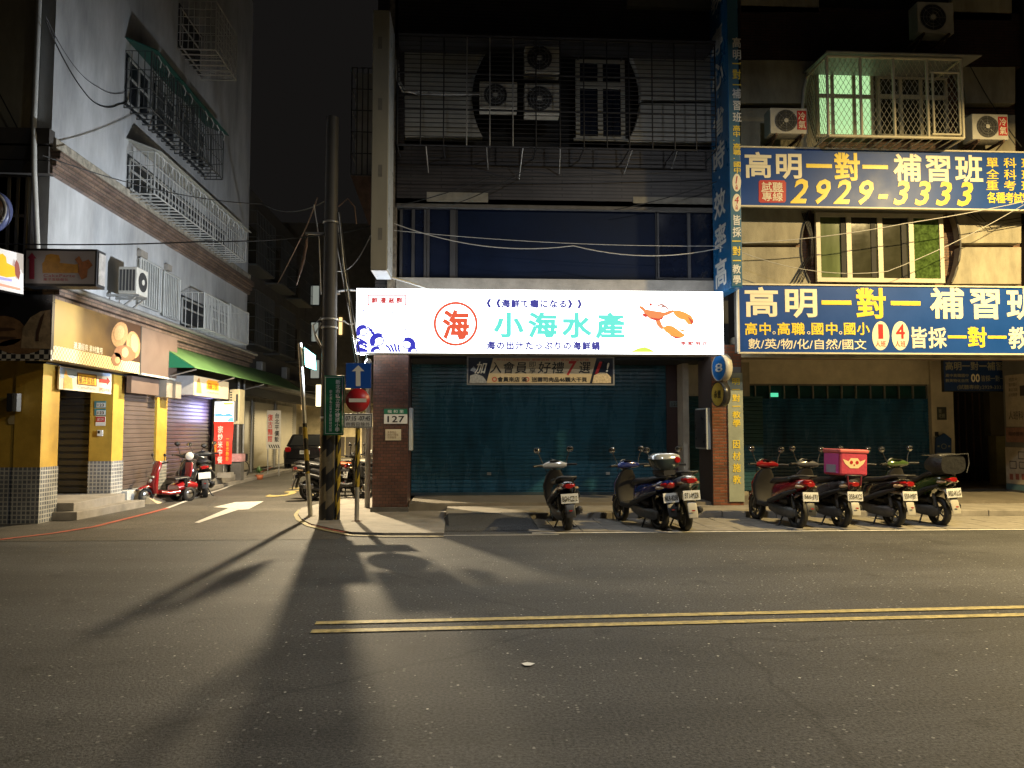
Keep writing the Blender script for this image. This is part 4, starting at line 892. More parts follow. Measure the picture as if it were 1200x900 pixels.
def wall_cage(label, pxa, pxb, pyt, pyb, dep, m_, ny, nz, roof=None, floor=True, nwin=2, name='window_cage'):
    """barred cage on the side wall: pyt/pyb are photo rows of its near top and bottom on the cage face"""
    X = XL + dep; ya, zt_ = S(pxa, pyt, X); zb_ = S(pxa, pyb, X)[1]; yb = S(pxb, (pyt + pyb) / 2, X)[0]
    t = thing(name, label, 'window cage', (XL, ya, zb_), 'steel window cages on the alley side of the corner building')
    box('window_opening', mat('side_window_dark', (.010, .012, .016), .3, var=.3), t, XL + .002, XL + .02, ya + .03, yb - .03, zb_ + .06, zt_ - .04)
    wn = MB()
    for i in range(nwin + 1): y = ya + .1 + (yb - ya - .2) * i / nwin; wn.box(XL + .02, XL + .05, y - .025, y + .025, zb_ + .15, zt_ - .12)
    for z in (zb_ + .15, (zb_ + zt_) / 2 + .1, zt_ - .12): wn.box(XL + .022, XL + .048, ya + .1, yb - .1, z - .02, z + .02)
    wn.build('window_frame', CG, t)
    grille(t, X, ya, yb, zb_, zt_, m_, ny, nz)
    # end grilles
    e = MB(); k = max(2, int(dep / .13))
    for y in (ya, yb):
        for i in range(k + 1): x = XL + dep * i / k; e.cyl((x, y, zb_), (x, y, zt_), .010, n=4)
        for i in range(nz + 1): z = zb_ + (zt_ - zb_) * i / nz; e.cyl((XL, y, z), (X, y, z), .010, n=4)
    stuff(e.build('end_grille', m_, t))
    if floor:
        fl = MB(); n_ = int((yb - ya) / .25)
        for i in range(n_ + 1): y = ya + (yb - ya) * i / n_; fl.box(XL, X, y - .02, y + .02, zb_ - .02, zb_)
        fl.build('floor_rack', m_, t)
    if roof:
        ov = .14
        MB().ext([(XL, ya - .05, zt_ + .26), (XL, yb + .05, zt_ + .26), (X + ov, yb + .05, zt_ - .02), (X + ov, ya - .05, zt_ - .02)], (0, 0, .025)).build('canopy', roof, t)
        sc = None; n_ = int((yb - ya) / .45)
        for i in range(n_):
            y = ya + .2 + i * .45
            if sc is None: sc = MB().tube([(X + .05, y, zt_), (X + .1, y + .06, zt_ - .12), (X + .06, y + .1, zt_ - .22)], .012, 5).build('scroll_bracket', CG, t); sy = y
            else: piece(sc, t, (0, y - sy, 0))
    return t
GRN = mat('green_canopy_sheet', (.02, .11, .085), .5, var=.3); WCN = mat('pale_canopy_sheet', (.42, .42, .38), .5, var=.25)
wall_cage('dark window cage under green canopy, nearest of three high on the pale wall', 178, 204, 60, 128, .55, CGD, 10, 3, GRN, nwin=2)
wall_cage('dark window cage under green canopy, middle of three high on the pale wall', 208, 232, 95, 157, .55, CGD, 12, 3, GRN, nwin=2)
wall_cage('dark window cage under green canopy, farthest of three high on the pale wall', 235, 262, 126, 184, .50, CGD, 14, 3, GRN, nwin=3)
wall_cage('long white window cage with pale canopy above the brown cornice', 182, 290, 178, 228, .60, CG, 34, 3, WCN, nwin=6)
wall_cage('white barred laundry cage, nearer of the two low ones', 240, 268, 343, 385, .62, CG, 16, 1, None, nwin=1)
wall_cage('white barred laundry cage, farther of the two low ones', 270, 291, 356, 396, .60, CG, 14, 1, None, nwin=1)
t = wall_cage('tall white balcony cage at the top of the pale wall', 254, 278, 2, 60, .95, CG, 8, 6, None, nwin=1, name='balcony')
def wall_grate(label, pxa, pxb, pyt, pyb):
    X = XL + .05; ya, zt_ = S(pxa, pyt, X); zb_ = S(pxa, pyb, X)[1]; yb = S(pxb, (pyt + pyb) / 2, X)[0]
    t = thing('barred_window', label, 'window', (XL, ya, zb_), 'flat barred windows beside the air conditioner')
    box('window_opening', mat('side_window_grey', (.22, .23, .22), .4, var=.3), t, XL + .002, XL + .02, ya, yb, zb_, zt_)
    grille(t, X + .04, ya, yb, zb_, zt_, CG, 9, 1, .014)
wall_grate('barred window directly right of the side wall air conditioner', 163, 187, 302, 357); wall_grate('narrow barred window second right of the side wall air conditioner', 191, 209, 318, 370)
box('vent', CONC, lb, XL, XL + .1, S(160, 300, XL)[0], S(168, 300, XL)[0], S(160, 300, XL)[1], S(160, 292, XL)[1])
box('vent', CONC, lb, XL, XL + .1, S(192, 316, XL)[0], S(197, 316, XL)[0], S(192, 316, XL)[1], S(192, 309, XL)[1])
# side wall air conditioner
X = XL + .62; ya, za = S(160, 345, X); yb, zt_ = S(174, 318, X); za = S(160, 344, X)[1]; zt_ = S(160, 312, X)[1]
t = thing('air_conditioner', 'cream air conditioner on a bracket on the pale alley wall', 'air conditioner', (XL, ya, za), 'outdoor air conditioner units on the facades')
box('casing', ACW, t, XL + .25, X, ya, yb, za, zt_, .015)
MB().cyl((X + .004, (ya + yb) / 2, (za + zt_) / 2), (X + .012, (ya + yb) / 2, (za + zt_) / 2), .2, n=24).build('fan_opening', ACD, t)
MB().cyl((X + .012, (ya + yb) / 2, (za + zt_) / 2), (X + .02, (ya + yb) / 2, (za + zt_) / 2), .06, n=16).build('hub', ACW, t)
g_ = MB()
for i in range(5): g_.box(XL + .28 + i * .065, XL + .32 + i * .065, ya - .006, ya - .001, za + .06, zt_ - .06)
g_.build('side_louvre', ACD, t)
MB().box(XL, X + .02, ya + .05, ya + .1, za - .05, za - .003).box(XL, X + .02, yb - .1, yb - .05, za - .05, za - .003).cyl((X - .05, ya + .07, za - .05), (XL + .02, ya + .07, za - .5), .02, n=6).cyl((X - .05, yb - .07, za - .05), (XL + .02, yb - .07, za - .5), .02, n=6).build('bracket', STEEL, t)
# drain pipe and wires on the corner
t = thing('drain_pipe', 'long pale drain pipe running down the corner left of the pale wall', 'pipe', (XL - .35, y0 - .1, 4))
MB().tube([f3(47, -80, y0 - .1), f3(46, 0, y0 - .1), f3(40, 140, y0 - .1), f3(40, 200, y0 - .28), f3(44, 290, y0 - .1), f3(45, 330, y0 - .1)], .045, 8).build('pipe', mat('pale_pvc_pipe', (.5, .5, .47), .4, var=.15), t)
cable('cable', [s3(54, 25, XL + .02), s3(105, 115, XL + .02), s3(140, 122, XL + .02), s3(163, 98, XL + .02)], .012, CABLE, 'thick black cable looping across the pale wall', .12)
cable('cable', [s3(54, 20, XL + .02), s3(115, 102, XL + .02), s3(163, 96, XL + .02)], .007, mat('grey_cable', (.1, .1, .11), .5, var=0), 'thin grey cable looping above the thick one on the pale wall', .2)
cable('cable', [f3(-10, 92, y0 - .1), f3(26, 160, y0 - .1)], .012, CABLE, 'short black cable slanting across the olive front wall at left edge', .0)
# front window frame left of the pipe
window(lb, -30, 33, 205, 300, y0 - .02, [.35, .62, .80], mat('brown_window_frame', (.10, .085, .06), .5), [mat('dim_olive_glass', (.05, .045, .03), .2, var=.4)], .04, .5)

# ---------------------------------------------------------------- bakery signs
XB = XL + .42
yA, zA1 = S(61, 349, XB); zA0 = S(61, 421, XB)[1]; yB = S(164.5, 400, XB)[0]
GOLD = None
m, tt, bb = nt('gold_to_brown_face'); Lk = tt.links.new
gx = N(tt, 'ShaderNodeSeparateXYZ'); Lk(coord(tt), gx.inputs[0]); mr = N(tt, 'ShaderNodeMapRange'); mr.inputs[1].default_value = yA; mr.inputs[2].default_value = yB; Lk(gx.outputs[1], mr.inputs[0])
rp_ = N(tt, 'ShaderNodeValToRGB'); rp_.color_ramp.elements[0].color = (.42, .27, .07, 1); rp_.color_ramp.elements[1].color = (.06, .032, .02, 1); rp_.color_ramp.elements[0].position = .15; rp_.color_ramp.elements[1].position = .68  # gold at the near end, turning dark brown towards the far end
nn_ = N(tt, 'ShaderNodeTexNoise', Scale=3.0, Detail=3.0); Lk(coord(tt), nn_.inputs['Vector']); ad = N(tt, 'ShaderNodeMath', _operation='MULTIPLY_ADD'); ad.inputs[1].default_value = .25; Lk(nn_.outputs['Fac'], ad.inputs[0]); Lk(mr.outputs[0], ad.inputs[2]); sb = N(tt, 'ShaderNodeMath', _operation='SUBTRACT'); sb.inputs[1].default_value = .12; Lk(ad.outputs[0], sb.inputs[0]); Lk(sb.outputs[0], rp_.inputs[0]); Lk(rp_.outputs[0], bb.inputs['Base Color']); bb.inputs['Roughness'].default_value = .3
gs = thing('bakery_sign', 'gold bakery sign box with bread picture over the bakery entrance', 'sign', (XB, yA, zA0))
box('sign_face', m, gs, XB - .02, XB, yA, yB, zA0 + .24, zA1)
CHK = checkmat('gold_checker', (.75, .65, .35), (.35, .25, .12), .05)
box('checker_strip', CHK, gs, XB - .02, XB + .001, yA, yB, zA0, zA0 + .238)
box('sign_case', mat('gold_case', (.45, .40, .28), .4), gs, XL + .01, XB - .021, yA + .002, yB - .002, zA0 + .01, zA1 - .01)
box('end_edge', DARK, gs, XB - .02, XB + .006, yB, yB + .05, zA0, zA1)
def sflat(name, m_, parent, polys, X, pop=.004):
    b = MB()
    for pl in polys: b.add([(X + pop, *S(a, c, X)) for a, c in pl], [tuple(range(len(pl)))])
    return b.build(name, m_, parent)
def ell(cx, cy, rx, ry, rot=0, n=18): return [(cx + rx * math.cos(a) * math.cos(rot) - ry * math.sin(a) * math.sin(rot), cy + rx * math.cos(a) * math.sin(rot) + ry * math.sin(a) * math.cos(rot)) for a in [2 * math.pi * i / n for i in range(n)]]
BR1, BR2, BR3 = mat('bread_tan', (.40, .22, .09), .5, var=.4, scale=25), mat('bread_brown', (.24, .10, .04), .5, var=.4, scale=25), mat('bread_light', (.50, .32, .16), .5, var=.3, scale=25)
sflat('bread_print', BR1, gs, [ell(140, 392, 9.5, 15, .2), ell(156, 404, 8, 16, -.1)], XB)
sflat('bread_print', BR2, gs, [ell(146, 414, 13, 9, .3), ell(136, 421, 6, 8)], XB, .007)
sflat('bread_print', BR3, gs, [ell(139, 390, 6, 9, .2), ell(157, 402, 4.5, 11, -.1), ell(146, 413, 4, 6), ell(137, 422, 3, 4)], XB, .010)
def stext(body, m_, parent, px0, px1, py0, py1, X, **k):
    ya_, z0_ = S(px0, py1, X); yb_ = S(px1, (py0 + py1) / 2, X)[0]; z1_ = S(px0, py0, X)[1]
    return lettering(body, m_, parent, (X, ya_, z0_), (0, 1, 0), (0, 0, 1), yb_ - ya_, z1_ - z0_, **k)
stext('浪漫經典 素材實用', mat('pale_print', (.75, .72, .62), .5, var=0), gs, 86, 120, 400, 408.5, XB, bold=.01)
ub = thing('sign_panel', 'plain brown sign panel between the gold sign and the green awning', 'sign', (XB, yB + .1, 3))
yC_ = S(208, 400, XB)[0]; zU1 = S(166, 383, XB)[1]; zU0 = S(166, 437, XB)[1]
box('panel', mat('taupe_panel', (.12, .085, .07), .5, var=.1), ub, XB - .05, XB, yB + .06, yC_, zU0, zU1); box('panel', mat('taupe_panel', (.12, .085, .07), .5), ub, XB - .3, XB - .2, yB + .1, yC_ - .5, zU0 - .42, zU0 - .06)
box('light_strip', mat('pale_strip', (.6, .6, .55), .4), ub, XB - .06, XB + .01, yB + .1, yC_ - .1, zU0 - .04, zU0 - .001)
for yy in (yC_ - .45, yC_ + .1): box('bracket_box', mat('taupe_box', (.25, .22, .18), .5), ub, XB - .3, XB - .05, yy, yy + .35, zU0 - .45, zU0 - .05)
# hanging shop sign over the black shutter
XH = XL + .08
hs = thing('bakery_sign', 'small white bakery sign with yellow emblem and red arrow over the black shutter', 'sign', (XH, yP, 2.7))
yH0, zH1 = S(70, 429, XH); zH0 = S(70, 456, XH)[1]; yH1 = S(130.5, 450, XH)[0]
box('sign_face', mat('sign_white_film', (.72, .66, .56), .4, var=.08), hs, XH - .03, XH, yH0, yH1, zH0, zH1)
sflat('sky_print', mat('print_sky', (.30, .42, .66), .5, var=.15), hs, [[(70.5, 430), (129, 438), (129, 441), (96, 440), (84, 444), (78, 442), (70.5, 444)]], XH, .003)
sflat('tower_print', mat('print_tan', (.75, .40, .12), .5, var=.4, scale=20), hs, [[(74, 455), (75, 439), (77, 433), (79, 440), (81, 442), (84, 443), (85, 456)]], XH, .006)
sflat('emblem_print', mat('emblem_brown', (.12, .05, .02), .5, var=0), hs, [[(90, 436.5), (113, 439), (113, 453), (90, 450.5)]], XH, .006)
sflat('emblem_print', mat('emblem_gold', (.80, .48, .03), .5, var=.1), hs, [[(91, 438), (112, 440.5), (112, 451.7), (91, 449.3)]], XH, .009)
stext('羅浮蛋糕', mat('emblem_brown', (.12, .05, .02), .5), hs, 92, 111, 439.5, 449, XH + .01, bold=.0)
RA = mat('print_red', (.55, .03, .03), .5, var=0)
sflat('arrow_print', RA, hs, [[(116, 444), (125, 445), (125, 442), (129, 447), (125, 452), (125, 449.5), (116, 448)]], XH, .006)
stext('CameParte', mat('print_mauve', (.45, .2, .25), .5, var=0), hs, 91, 112, 452, 455, XH, bold=0)
stext('2923-9181', RA, hs, 116, 129, 454, 458.5, XH, bold=0)
# number plates on the olive panel
for i, (py, lb_) in enumerate(((470, 'upper small teal number plate on the olive bakery panel'), (479, 'lower small teal number plate on the olive bakery panel'))):
    t = thing('number_plate', lb_, 'number plate', f3(117, py + 4, YR2 - .03)); fbox('plate', mat('plate_teal', (.06, .22, .25), .4), t, 110.5, 124, py, py + 8, YR2 - .03, .02); fbox('plate_face', WPL, t, 113, 123.5, py + 2, py + 7.3, YR2 - .034, .003)
    ftext('123', BLACKP, t, 114.5, 122, py + 3, py + 6.5, YR2 - .036, bold=.02)
t = thing('notice_plate', 'small red and white security plate below the teal number plates', 'notice', f3(117, 499, YR2 - .03)); fbox('plate', WPL, t, 112, 123.5, 488, 499, YR2 - .03, .02); fbox('plate_face', SRED, t, 112.5, 123, 488.5, 494.5, YR2 - .034, .003); ftext('SECOM', WPL, t, 114, 121.5, 490, 493, YR2 - .035, bold=0)
t = thing('switch_box', 'small open white switch box on the olive bakery panel', 'switch box', f3(117, 511, YR2 - .06)); fbox('case', WPL, t, 113.5, 120, 504, 511, YR2 - .06, .05, .004); fbox('opening', BLACKP, t, 114.3, 117, 504.8, 508, YR2 - .064, .003)
t = thing('wall_lamp', 'unlit black wall lamp with silver side on the yellow front wall', 'wall lamp', f3(13, 482, y0 - .1)); fbox('shade', IRON, t, 7, 15, 461, 482, y0 - .16, .15, .008); fbox('shade_side', ALU, t, 15.2, 20, 461, 482, y0 - .15, .14)
t = thing('wall_patch', 'pale rounded scar where something was removed from the yellow front wall', 'patch', f3(17, 496, y0)); flat('plaster', mat('scar_plaster', (.42, .34, .18), .8, var=.3), t, [[(10, 497), (9, 492), (12, 487), (20, 486.5), (26, 489), (27, 494), (24, 497.5)]], y0 + .02, .004)
# front bread mural with dark ground
ms = thing('bakery_sign', 'dark wide bakery sign with giant bread loaves at the left edge', 'sign', f3(30, 421, y0 - .3))
YM = yA - .02; xm1 = F(60, 400, YM)[0]; zm0 = F(30, 421, YM)[1]; zm1 = F(30, 345, YM)[1]
box('sign_case', mat('black_sign_face', (.012, .012, .014), .3, var=.1), ms, -14, xm1, YM, YM + .08, zm0 + .16, zm1); box('checker_strip', checkmat('black_white_checker', (.45, .42, .36), (.02, .02, .02), .075), ms, -14, xm1 + .001, YM - .003, YM + .08, zm0 - .02, zm0 + .158)
flat('bread_print', mat('loaf_dark', (.20, .11, .05), .5, var=.5, scale=9), ms, [ell(2, 388, 28, 18), ell(24, 406, 26, 9)], YM, .006)
flat('bread_print', mat('loaf_pale', (.30, .22, .13), .5, var=.5, scale=9), ms, [[(25, 408), (27, 385), (36, 372), (48, 365), (59.5, 363), (59.5, 409)]], YM, .010)
flat('bread_print', mat('loaf_cut', (.06, .03, .015), .5, var=.2), ms, [[(42, 400), (43, 388), (48, 372), (53, 366), (50, 378), (46, 392), (46, 400)], ell(5, 386, 14, 2), ell(4, 396, 16, 1.6)], YM, .014)
# blade light boxes
bx = thing('blade_lightbox', 'unlit grey blade light box with red arrow and yellow emblem at the corner', 'sign', f3(73, 335, 12.9))
YX = 12.9; fbox('sign_case', IRON, bx, 27, 114, 292, 335, YX, .30, .006); fbox('sign_face', mat('dim_white_acrylic', (.28, .26, .27), .35, var=.08), bx, 29.5, 111.5, 294.5, 332, YX - .006, .005)
xb_ = F(114, 313, YX)[0]; box('side_panel', mat('worn_white_metal', (.42, .40, .38), .4, var=.5, scale=6), bx, xb_ + .001, xb_ + .006, YX + .04, YX + .27, F(70, 332, YX)[1], F(70, 295, YX)[1])
flat('arrow_print', mat('dull_red_print', (.25, .02, .05), .5, var=0), bx, [[(34.5, 327), (34.5, 303), (32, 303), (37.5, 296), (43, 303), (40.5, 303), (40.5, 327)]], YX - .006)
EG = mat('dull_gold_print', (.36, .18, .02), .5, var=.3, scale=12)
flat('emblem_print', EG, bx, [[(50, 320), (49.5, 309), (52, 306), (54, 299), (60, 297.5), (69, 299), (71, 305), (70, 308), (88, 310), (92, 309), (92, 320)]], YX - .006)
flat('windmill_print', mat('dull_orange_print', (.28, .10, .03), .5, var=.4, scale=20), bx, [[(88, 304), (93, 300), (97, 307), (104, 304), (109, 311), (103, 316), (102, 325), (96, 328), (92, 320), (93, 311)]], YX - .006, .008)
ftext('CakeParte', mat('dull_red_print', (.25, .02, .05), .5), bx, 51, 88, 321.5, 324.5, YX - .006, bold=0, space=1.1); ftext('羅浮蛋糕麵包', mat('dull_red_print', (.25, .02, .05), .5), bx, 51, 80, 326, 329, YX - .006, bold=0, space=1.2)
MB().box(F(30, 300, 13)[0], F(32, 300, 13)[0], 13.2, 13.7, F(30, 291, 13)[1], F(30, 289, 13)[1]).build('bracket', IRON, bx)
lx_ = thing('blade_lightbox', 'lit white angled light box cut by the left edge with yellow emblem', 'sign', f3(10, 345, 12.4))
a0, a1 = f3(-40, 281, 11.4), f3(27.5, 298, 12.7); b0_, b1_ = f3(-40, 331, 11.4), f3(27.5, 345, 12.7)
LBX = emis('lit_box_white', (.62, .58, .55), .75, (.6, .6, .6))
MB().add([b0_, b1_, a1, a0], [(0, 1, 2, 3)]).build('sign_face', LBX, lx_)
MB().ext([(p[0] - .004, p[1] + .006, p[2]) for p in (b0_, b1_, a1, a0)], (-.12, .2, 0)).build('sign_case', IRON, lx_)
def ang(px, py):      # point on the angled face
    A, B = Vector(b0_), Vector(b1_); n = (B - A).cross(Vector((0, 0, 1))).normalized(); c = Vector((0, 0, CAMZ)); d = ray(px, py); tt_ = (A - c).dot(n) / d.dot(n); q = c + d * (tt_ - .01); return tuple(q)
def aflat(nm, m_, polys, k=1):
    b = MB()
    for pl in polys: b.add([tuple(Vector(ang(a, c)) * (1 - .0004 * k) + Vector((0, 0, CAMZ * .0004 * k))) for a, c in pl], [tuple(range(len(pl)))])
    return b.build(nm, m_, lx_)
aflat('emblem_print', emis('lit_gold', (.75, .42, .02), .8), [[(-4, 322), (-4, 300), (3, 297), (7, 301), (8, 308), (16, 312), (20, 316), (20, 324), (8, 325)]])
aflat('windmill_print', emis('lit_maroon', (.25, .08, .06), .7), [[(17, 311), (19, 304), (22, 309), (24, 320), (22, 328), (18, 322)]], 2)
aflat('band_print', emis('lit_lilac', (.35, .33, .60), .8), [[(-4, 323.5), (14, 327), (14, 330), (-4, 327)]]); aflat('band_print', emis('lit_salmon', (.75, .30, .20), .8), [[(-4, 331), (24, 338), (24, 340.5), (-4, 334)]])
rd = thing('round_sign', 'brown round sign with white rim cut by the left edge of the view', 'sign', f3(-16, 246, 13.0), 'round signs at the left edge')
c_ = f3(-16, 246, 13.0); MB().lathe(c_, (0, -1, 0), [(0, -.12), (.36, -.12), (.36, .02), (0, .02)], 40).build('sign_face', mat('rim_blue', (.1, .12, .25), .4), rd)
MB().lathe(c_, (0, -1, 0), [(.345, .021), (.345, .026), (.29, .026), (.29, .021)], 40).build('rim', mat('rim_white', (.6, .58, .55), .4), rd); MB().lathe(c_, (0, -1, 0), [(.285, .022), (.285, .025), (0, .025)], 40).build('disc', mat('disc_brown', (.12, .06, .03), .4), rd)
ftext('N’S', WPL, rd, -4, 4, 246, 262, 12.97, bold=.02)

# ---------------------------------------------------------------- awning, shop signs and clutter along the alley wall
XA = XL + 1.0
ga = thing('awning', 'long green awning over the closed shutters along the alley', 'awning', (XL, 19.3, 3))
yg0, yg1 = S(211, 430, XL)[0], 30.0; zt_ = S(208, 407, XL)[1]; zb_ = S(228, 431, XA)[1]; yga = S(228, 431, XA)[0]
AG = mat('awning_green', (.075, .16, .055), .55, var=.3, scale=1.5); AGD = mat('awning_end_green', (.01, .20, .09), .55, var=.1)
MB().ext([(XL, yga, zt_), (XA, yga, zb_), (XA, yg1, zb_), (XL, yg1, zt_)], (0, 0, .02)).build('canvas', AG, ga)
MB().ext([(XL, yga - .002, zt_), (XA, yga - .002, zb_), (XL, yga - .002, zb_)], (0, -.012, 0)).build('end_flap', AGD, ga)
for yy in (yga + .1, yga + 3, yga + 6): MB().cyl((XL, yy, zb_ - .3), (XA, yy, zb_ - .03), .018, n=6).build('support_arm', STEEL, ga)
cs = thing('shop_lightbox', 'cream shop sign box with orange emblem under the green awning', 'sign', (XL, 20, 2.5))
XS_ = XL + .55; ys0, zs1 = S(228, 440, XS_); zs0 = S(228, 463, XS_)[1]; ys1 = S(268, 450, XS_)[0]
box('sign_face', emis('lit_cream', (.75, .58, .30), .55, (.6, .5, .35)), cs, XS_ - .02, XS_, ys0, ys1, zs0, zs1); box('sign_case', mat('grey_case', (.36, .36, .38), .5), cs, XL, XS_ - .021, ys0 + .002, ys1, zs0 + .01, zs1 - .005)
sflat('emblem_print', emis('lit_orange', (.9, .35, .02), .7), cs, [[(242, 447), (244, 445), (256, 447), (256, 458), (242, 456)]], XS_, .006); sflat('tower_print', mat('print_tan', (.75, .40, .12), .5), cs, [[(230, 460), (231, 446), (233, 442), (235, 450), (236, 461)]], XS_, .006)
stext('羅浮', mat('emblem_brown', (.12, .05, .02), .5), cs, 243, 255, 448.5, 455.5, XS_ + .01, bold=0); stext('CakeParte', RA, cs, 243, 256, 458.5, 460.5, XS_, bold=0)
lt = thing('picture_lightbox', 'brightly lit light box with sky and blue boat picture by the red banner', 'sign', f3(263, 495, 21.9))
YQ = 21.9; fbox('sign_case', ALU, lt, 250.5, 275, 470, 495, YQ, .15); fbox('sign_face', emis('lit_screen', (.90, .95, 1.0), 2.2), lt, 251.5, 274, 471, 494, YQ - .006, .005)
flat('picture_print', emis('lit_boat_blue', (.08, .25, .8), 1.0), lt, [[(252, 485), (258, 484), (262, 486), (268, 484), (273, 486), (273, 488), (252, 488)]], YQ - .006); flat('picture_print', emis('lit_teal', (.1, .75, .8), 1.2), lt, [[(266, 494), (268, 490), (273.5, 489), (273.5, 494)]], YQ - .006); flat('picture_print', emis('lit_amber', (.9, .5, .1), 1.0), lt, [[(262, 471.5), (273.5, 471.5), (273.5, 474.5), (262, 474.5)]], YQ - .006, .006); ftext('聯誼會館', emis('lit_violet', (.5, .2, .7), 1.0), lt, 256, 270, 477, 481, YQ - .006, bold=.0)
pt = bpy.data.lights.new('lamp_light', 'AREA'); pt.energy = 14; pt.color = (.45, .45, 1.0); pt.shape = 'RECTANGLE'; pt.size = .5; pt.size_y = .5
po = bpy.data.objects.new('lamp_light', pt); COL.objects.link(po); po.parent = lt; xq_, zq_ = F(251, 483, YQ); po.location = Vector((xq_ - .03, YQ + .0, zq_)) - WL(lt); po.rotation_euler = (0, R(90), R(20)); 
rbn = thing('red_banner', 'red vertical cloth banner with white characters under the lit picture box', 'banner', f3(261, 545, 21.8))
YN = 21.8; FLG = mat('banner_red', (.62, .035, .02), .6, var=.15)
pts = []
for i in range(13):
    t_ = i / 12; l, r_ = 250 + t_ * 2.2, 273 - t_ * 2.6; pts.append((l, r_, 494 + 50 * t_, .04 * math.sin(t_ * 9)))
b = MB(); vs = []
for l, r_, py, dy in pts: vs += [(F(l, py, YN)[0], YN + dy, F(l, py, YN)[1]), (F(r_, py, YN)[0], YN + dy * .5 + .05, F(r_, py, YN)[1])]
b.add(vs, [(2 * i, 2 * i + 1, 2 * i + 3, 2 * i + 2) for i in range(12)], True).build('cloth', FLG, rbn)
ftext(vtxt('宗炒米中餐'), WPL, rbn, 254.5, 261.5, 499, 543, YN - .05, bold=.02, line=1.05); ftext(vtxt('一百元熱炒'), SYEL, rbn, 264.5, 268.5, 514, 540, YN - .05, bold=.0, line=1.05); ftext(vtxt('現點'), SYEL, rbn, 251.5, 254, 518, 530, YN - .05, bold=0)
MB().cyl(f3(262, 494, YN + .1), f3(262, 560, YN + .1), .015, n=6).build('pole', STEEL, rbn); MB().box(F(254, 560, YN)[0], F(270, 560, YN)[0], YN, YN + .3, .28, .42).build('base', CONC, rbn)
t = thing('air_conditioner', 'upright cream air conditioner on the alley wall above the pink box', 'air conditioner', f3(274, 497, 22.8), 'outdoor air conditioner units on the facades'); fbox('casing', mat('yellowed_casing', (.55, .48, .30), .5), t, 268, 281, 456, 497, 22.6, .5, .01)
for i in range(4): fbox('slot', ACD, t, 269.5, 272, 459 + i * 3, 460.5 + i * 3, 22.594, .005)
fbox('inner_panel', ACD, t, 276, 279, 462, 493, 22.594, .005)
t = thing('carton', 'pink printed carton behind the parked bicycle', 'box', f3(276, 541, 23.6)); fbox('carton_body', mat('pink_carton', (.55, .28, .30), .6, var=.35, scale=12), t, 268, 283, 532, 541, 23.5, .4); box('stand', CONCD, t, F(270, 541, 23.5)[0], F(282, 541, 23.5)[0], 23.55, 23.85, .1, F(270, 541, 23.5)[1] - .002)
# potted plants
LEAF = mat('leaf_green', (.06, .14, .035), .5, var=.5, scale=20)
def plant(label, x, y, z, r, n=70, pot=True):
    t = thing('potted_plant', label, 'plant', (x, y, z), 'small plants along the alley wall')
    if pot: MB().lathe((x, y, z), (0, 0, 1), [(0, 0), (r * .35, 0), (r * .5, r * .6), (r * .42, r * .6), (0, r * .55)], 14).build('pot', mat('terracotta_pot', (.40, .12, .05), .7), t)
    b = MB()
    for i in range(n):
        a, e = random.uniform(0, 6.28), random.uniform(.2, 1.5); d = Vector((math.cos(a) * math.cos(e), math.sin(a) * math.cos(e), math.sin(e))); p = Vector((x, y, z + r * .6)) + d * r * random.uniform(.4, 1.1); u = d.cross(Vector((0, 0, 1))).normalized() * r * .12
        b.add([p - u, p + d * r * .3, p + u, p - d * r * .15], [(0, 1, 2, 3)])
    stuff(b.build('foliage', LEAF, t))
plant('leafy plant spilling behind the parked scooters by the alley steps', *G(243, 572), .0, .28); plant('small bush at the far end of the corner building wall', *G(290, 546), .0, .32, 60)
plant('orange plant pot standing left of the parked black car', *G(304, 562), 0, .26, 30)

# ---------------------------------------------------------------- alley beyond
def lowbuilding(name, label, x0, x1, y0_, y1_, h, m_, wins=(), side=1, **k):
    t = thing(name, label, 'building', ((x0 + x1) / 2, y0_, 0)); box('wall', m_, t, x0, x1, y0_, y1_, 0, h)
    return t
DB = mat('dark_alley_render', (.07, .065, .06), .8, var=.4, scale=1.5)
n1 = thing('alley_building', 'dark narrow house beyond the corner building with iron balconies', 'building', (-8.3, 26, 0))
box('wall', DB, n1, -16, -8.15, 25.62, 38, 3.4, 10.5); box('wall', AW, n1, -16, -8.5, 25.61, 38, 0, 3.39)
box('canopy', mat('pale_alley_canopy', (.22, .21, .18), .6, var=.3), n1, -8.5, -6.9, 26.5, 37.5, 3.05, 3.15)
for i, y in enumerate((27, 30.5, 34)):
    b = MB().box(-8.49, -8.44, y, y + 2.9, .1, 2.7)
    for z in range(26): b.box(-8.44, -8.425, y, y + 2.9, .12 + z * .1, .18 + z * .1)
    b.build('shutter', mat('pale_slat_shutter', (.30, .27, .20), .4, var=.2), n1)
    for zq in (4.6, 7.4):
        box('window', mat('dim_olive_glass', (.05, .045, .03), .2, var=.4), n1, -8.149, -8.12, y + .2, y + 2.2, zq + .3, zq + 1.7)
        b = MB().box(-8.14, -7.5, y, y + 2.5, zq - .05, zq)
        for k in range(13): b.cyl((-7.5, y + k * .208, zq), (-7.5, y + k * .208, zq + 1.9), .012, n=4)
        for k in range(5): b.cyl((-7.5, y, zq + k * .475), (-7.5, y + 2.5, zq + k * .475), .012, n=4); b.cyl((-8.14, y, zq + k * .475), (-7.5, y, zq + k * .475), .012, n=4)
        stuff(b.build('balcony_cage', CGD, n1))
for y, z in ((29.5, 3.6), (33.4, 3.7)): box('meter_box', ALU, n1, -8.14, -7.9, y, y + .5, z, z + .6, .02)
for y in (29.95, 33.45): MB().cyl((-8.38, y, 0), (-8.38, y, 3.0), .04, n=8).build('downpipe', ALU, n1)
FW = mat('frosted_alley_window', (.45, .45, .36), .4, var=.3, scale=3)
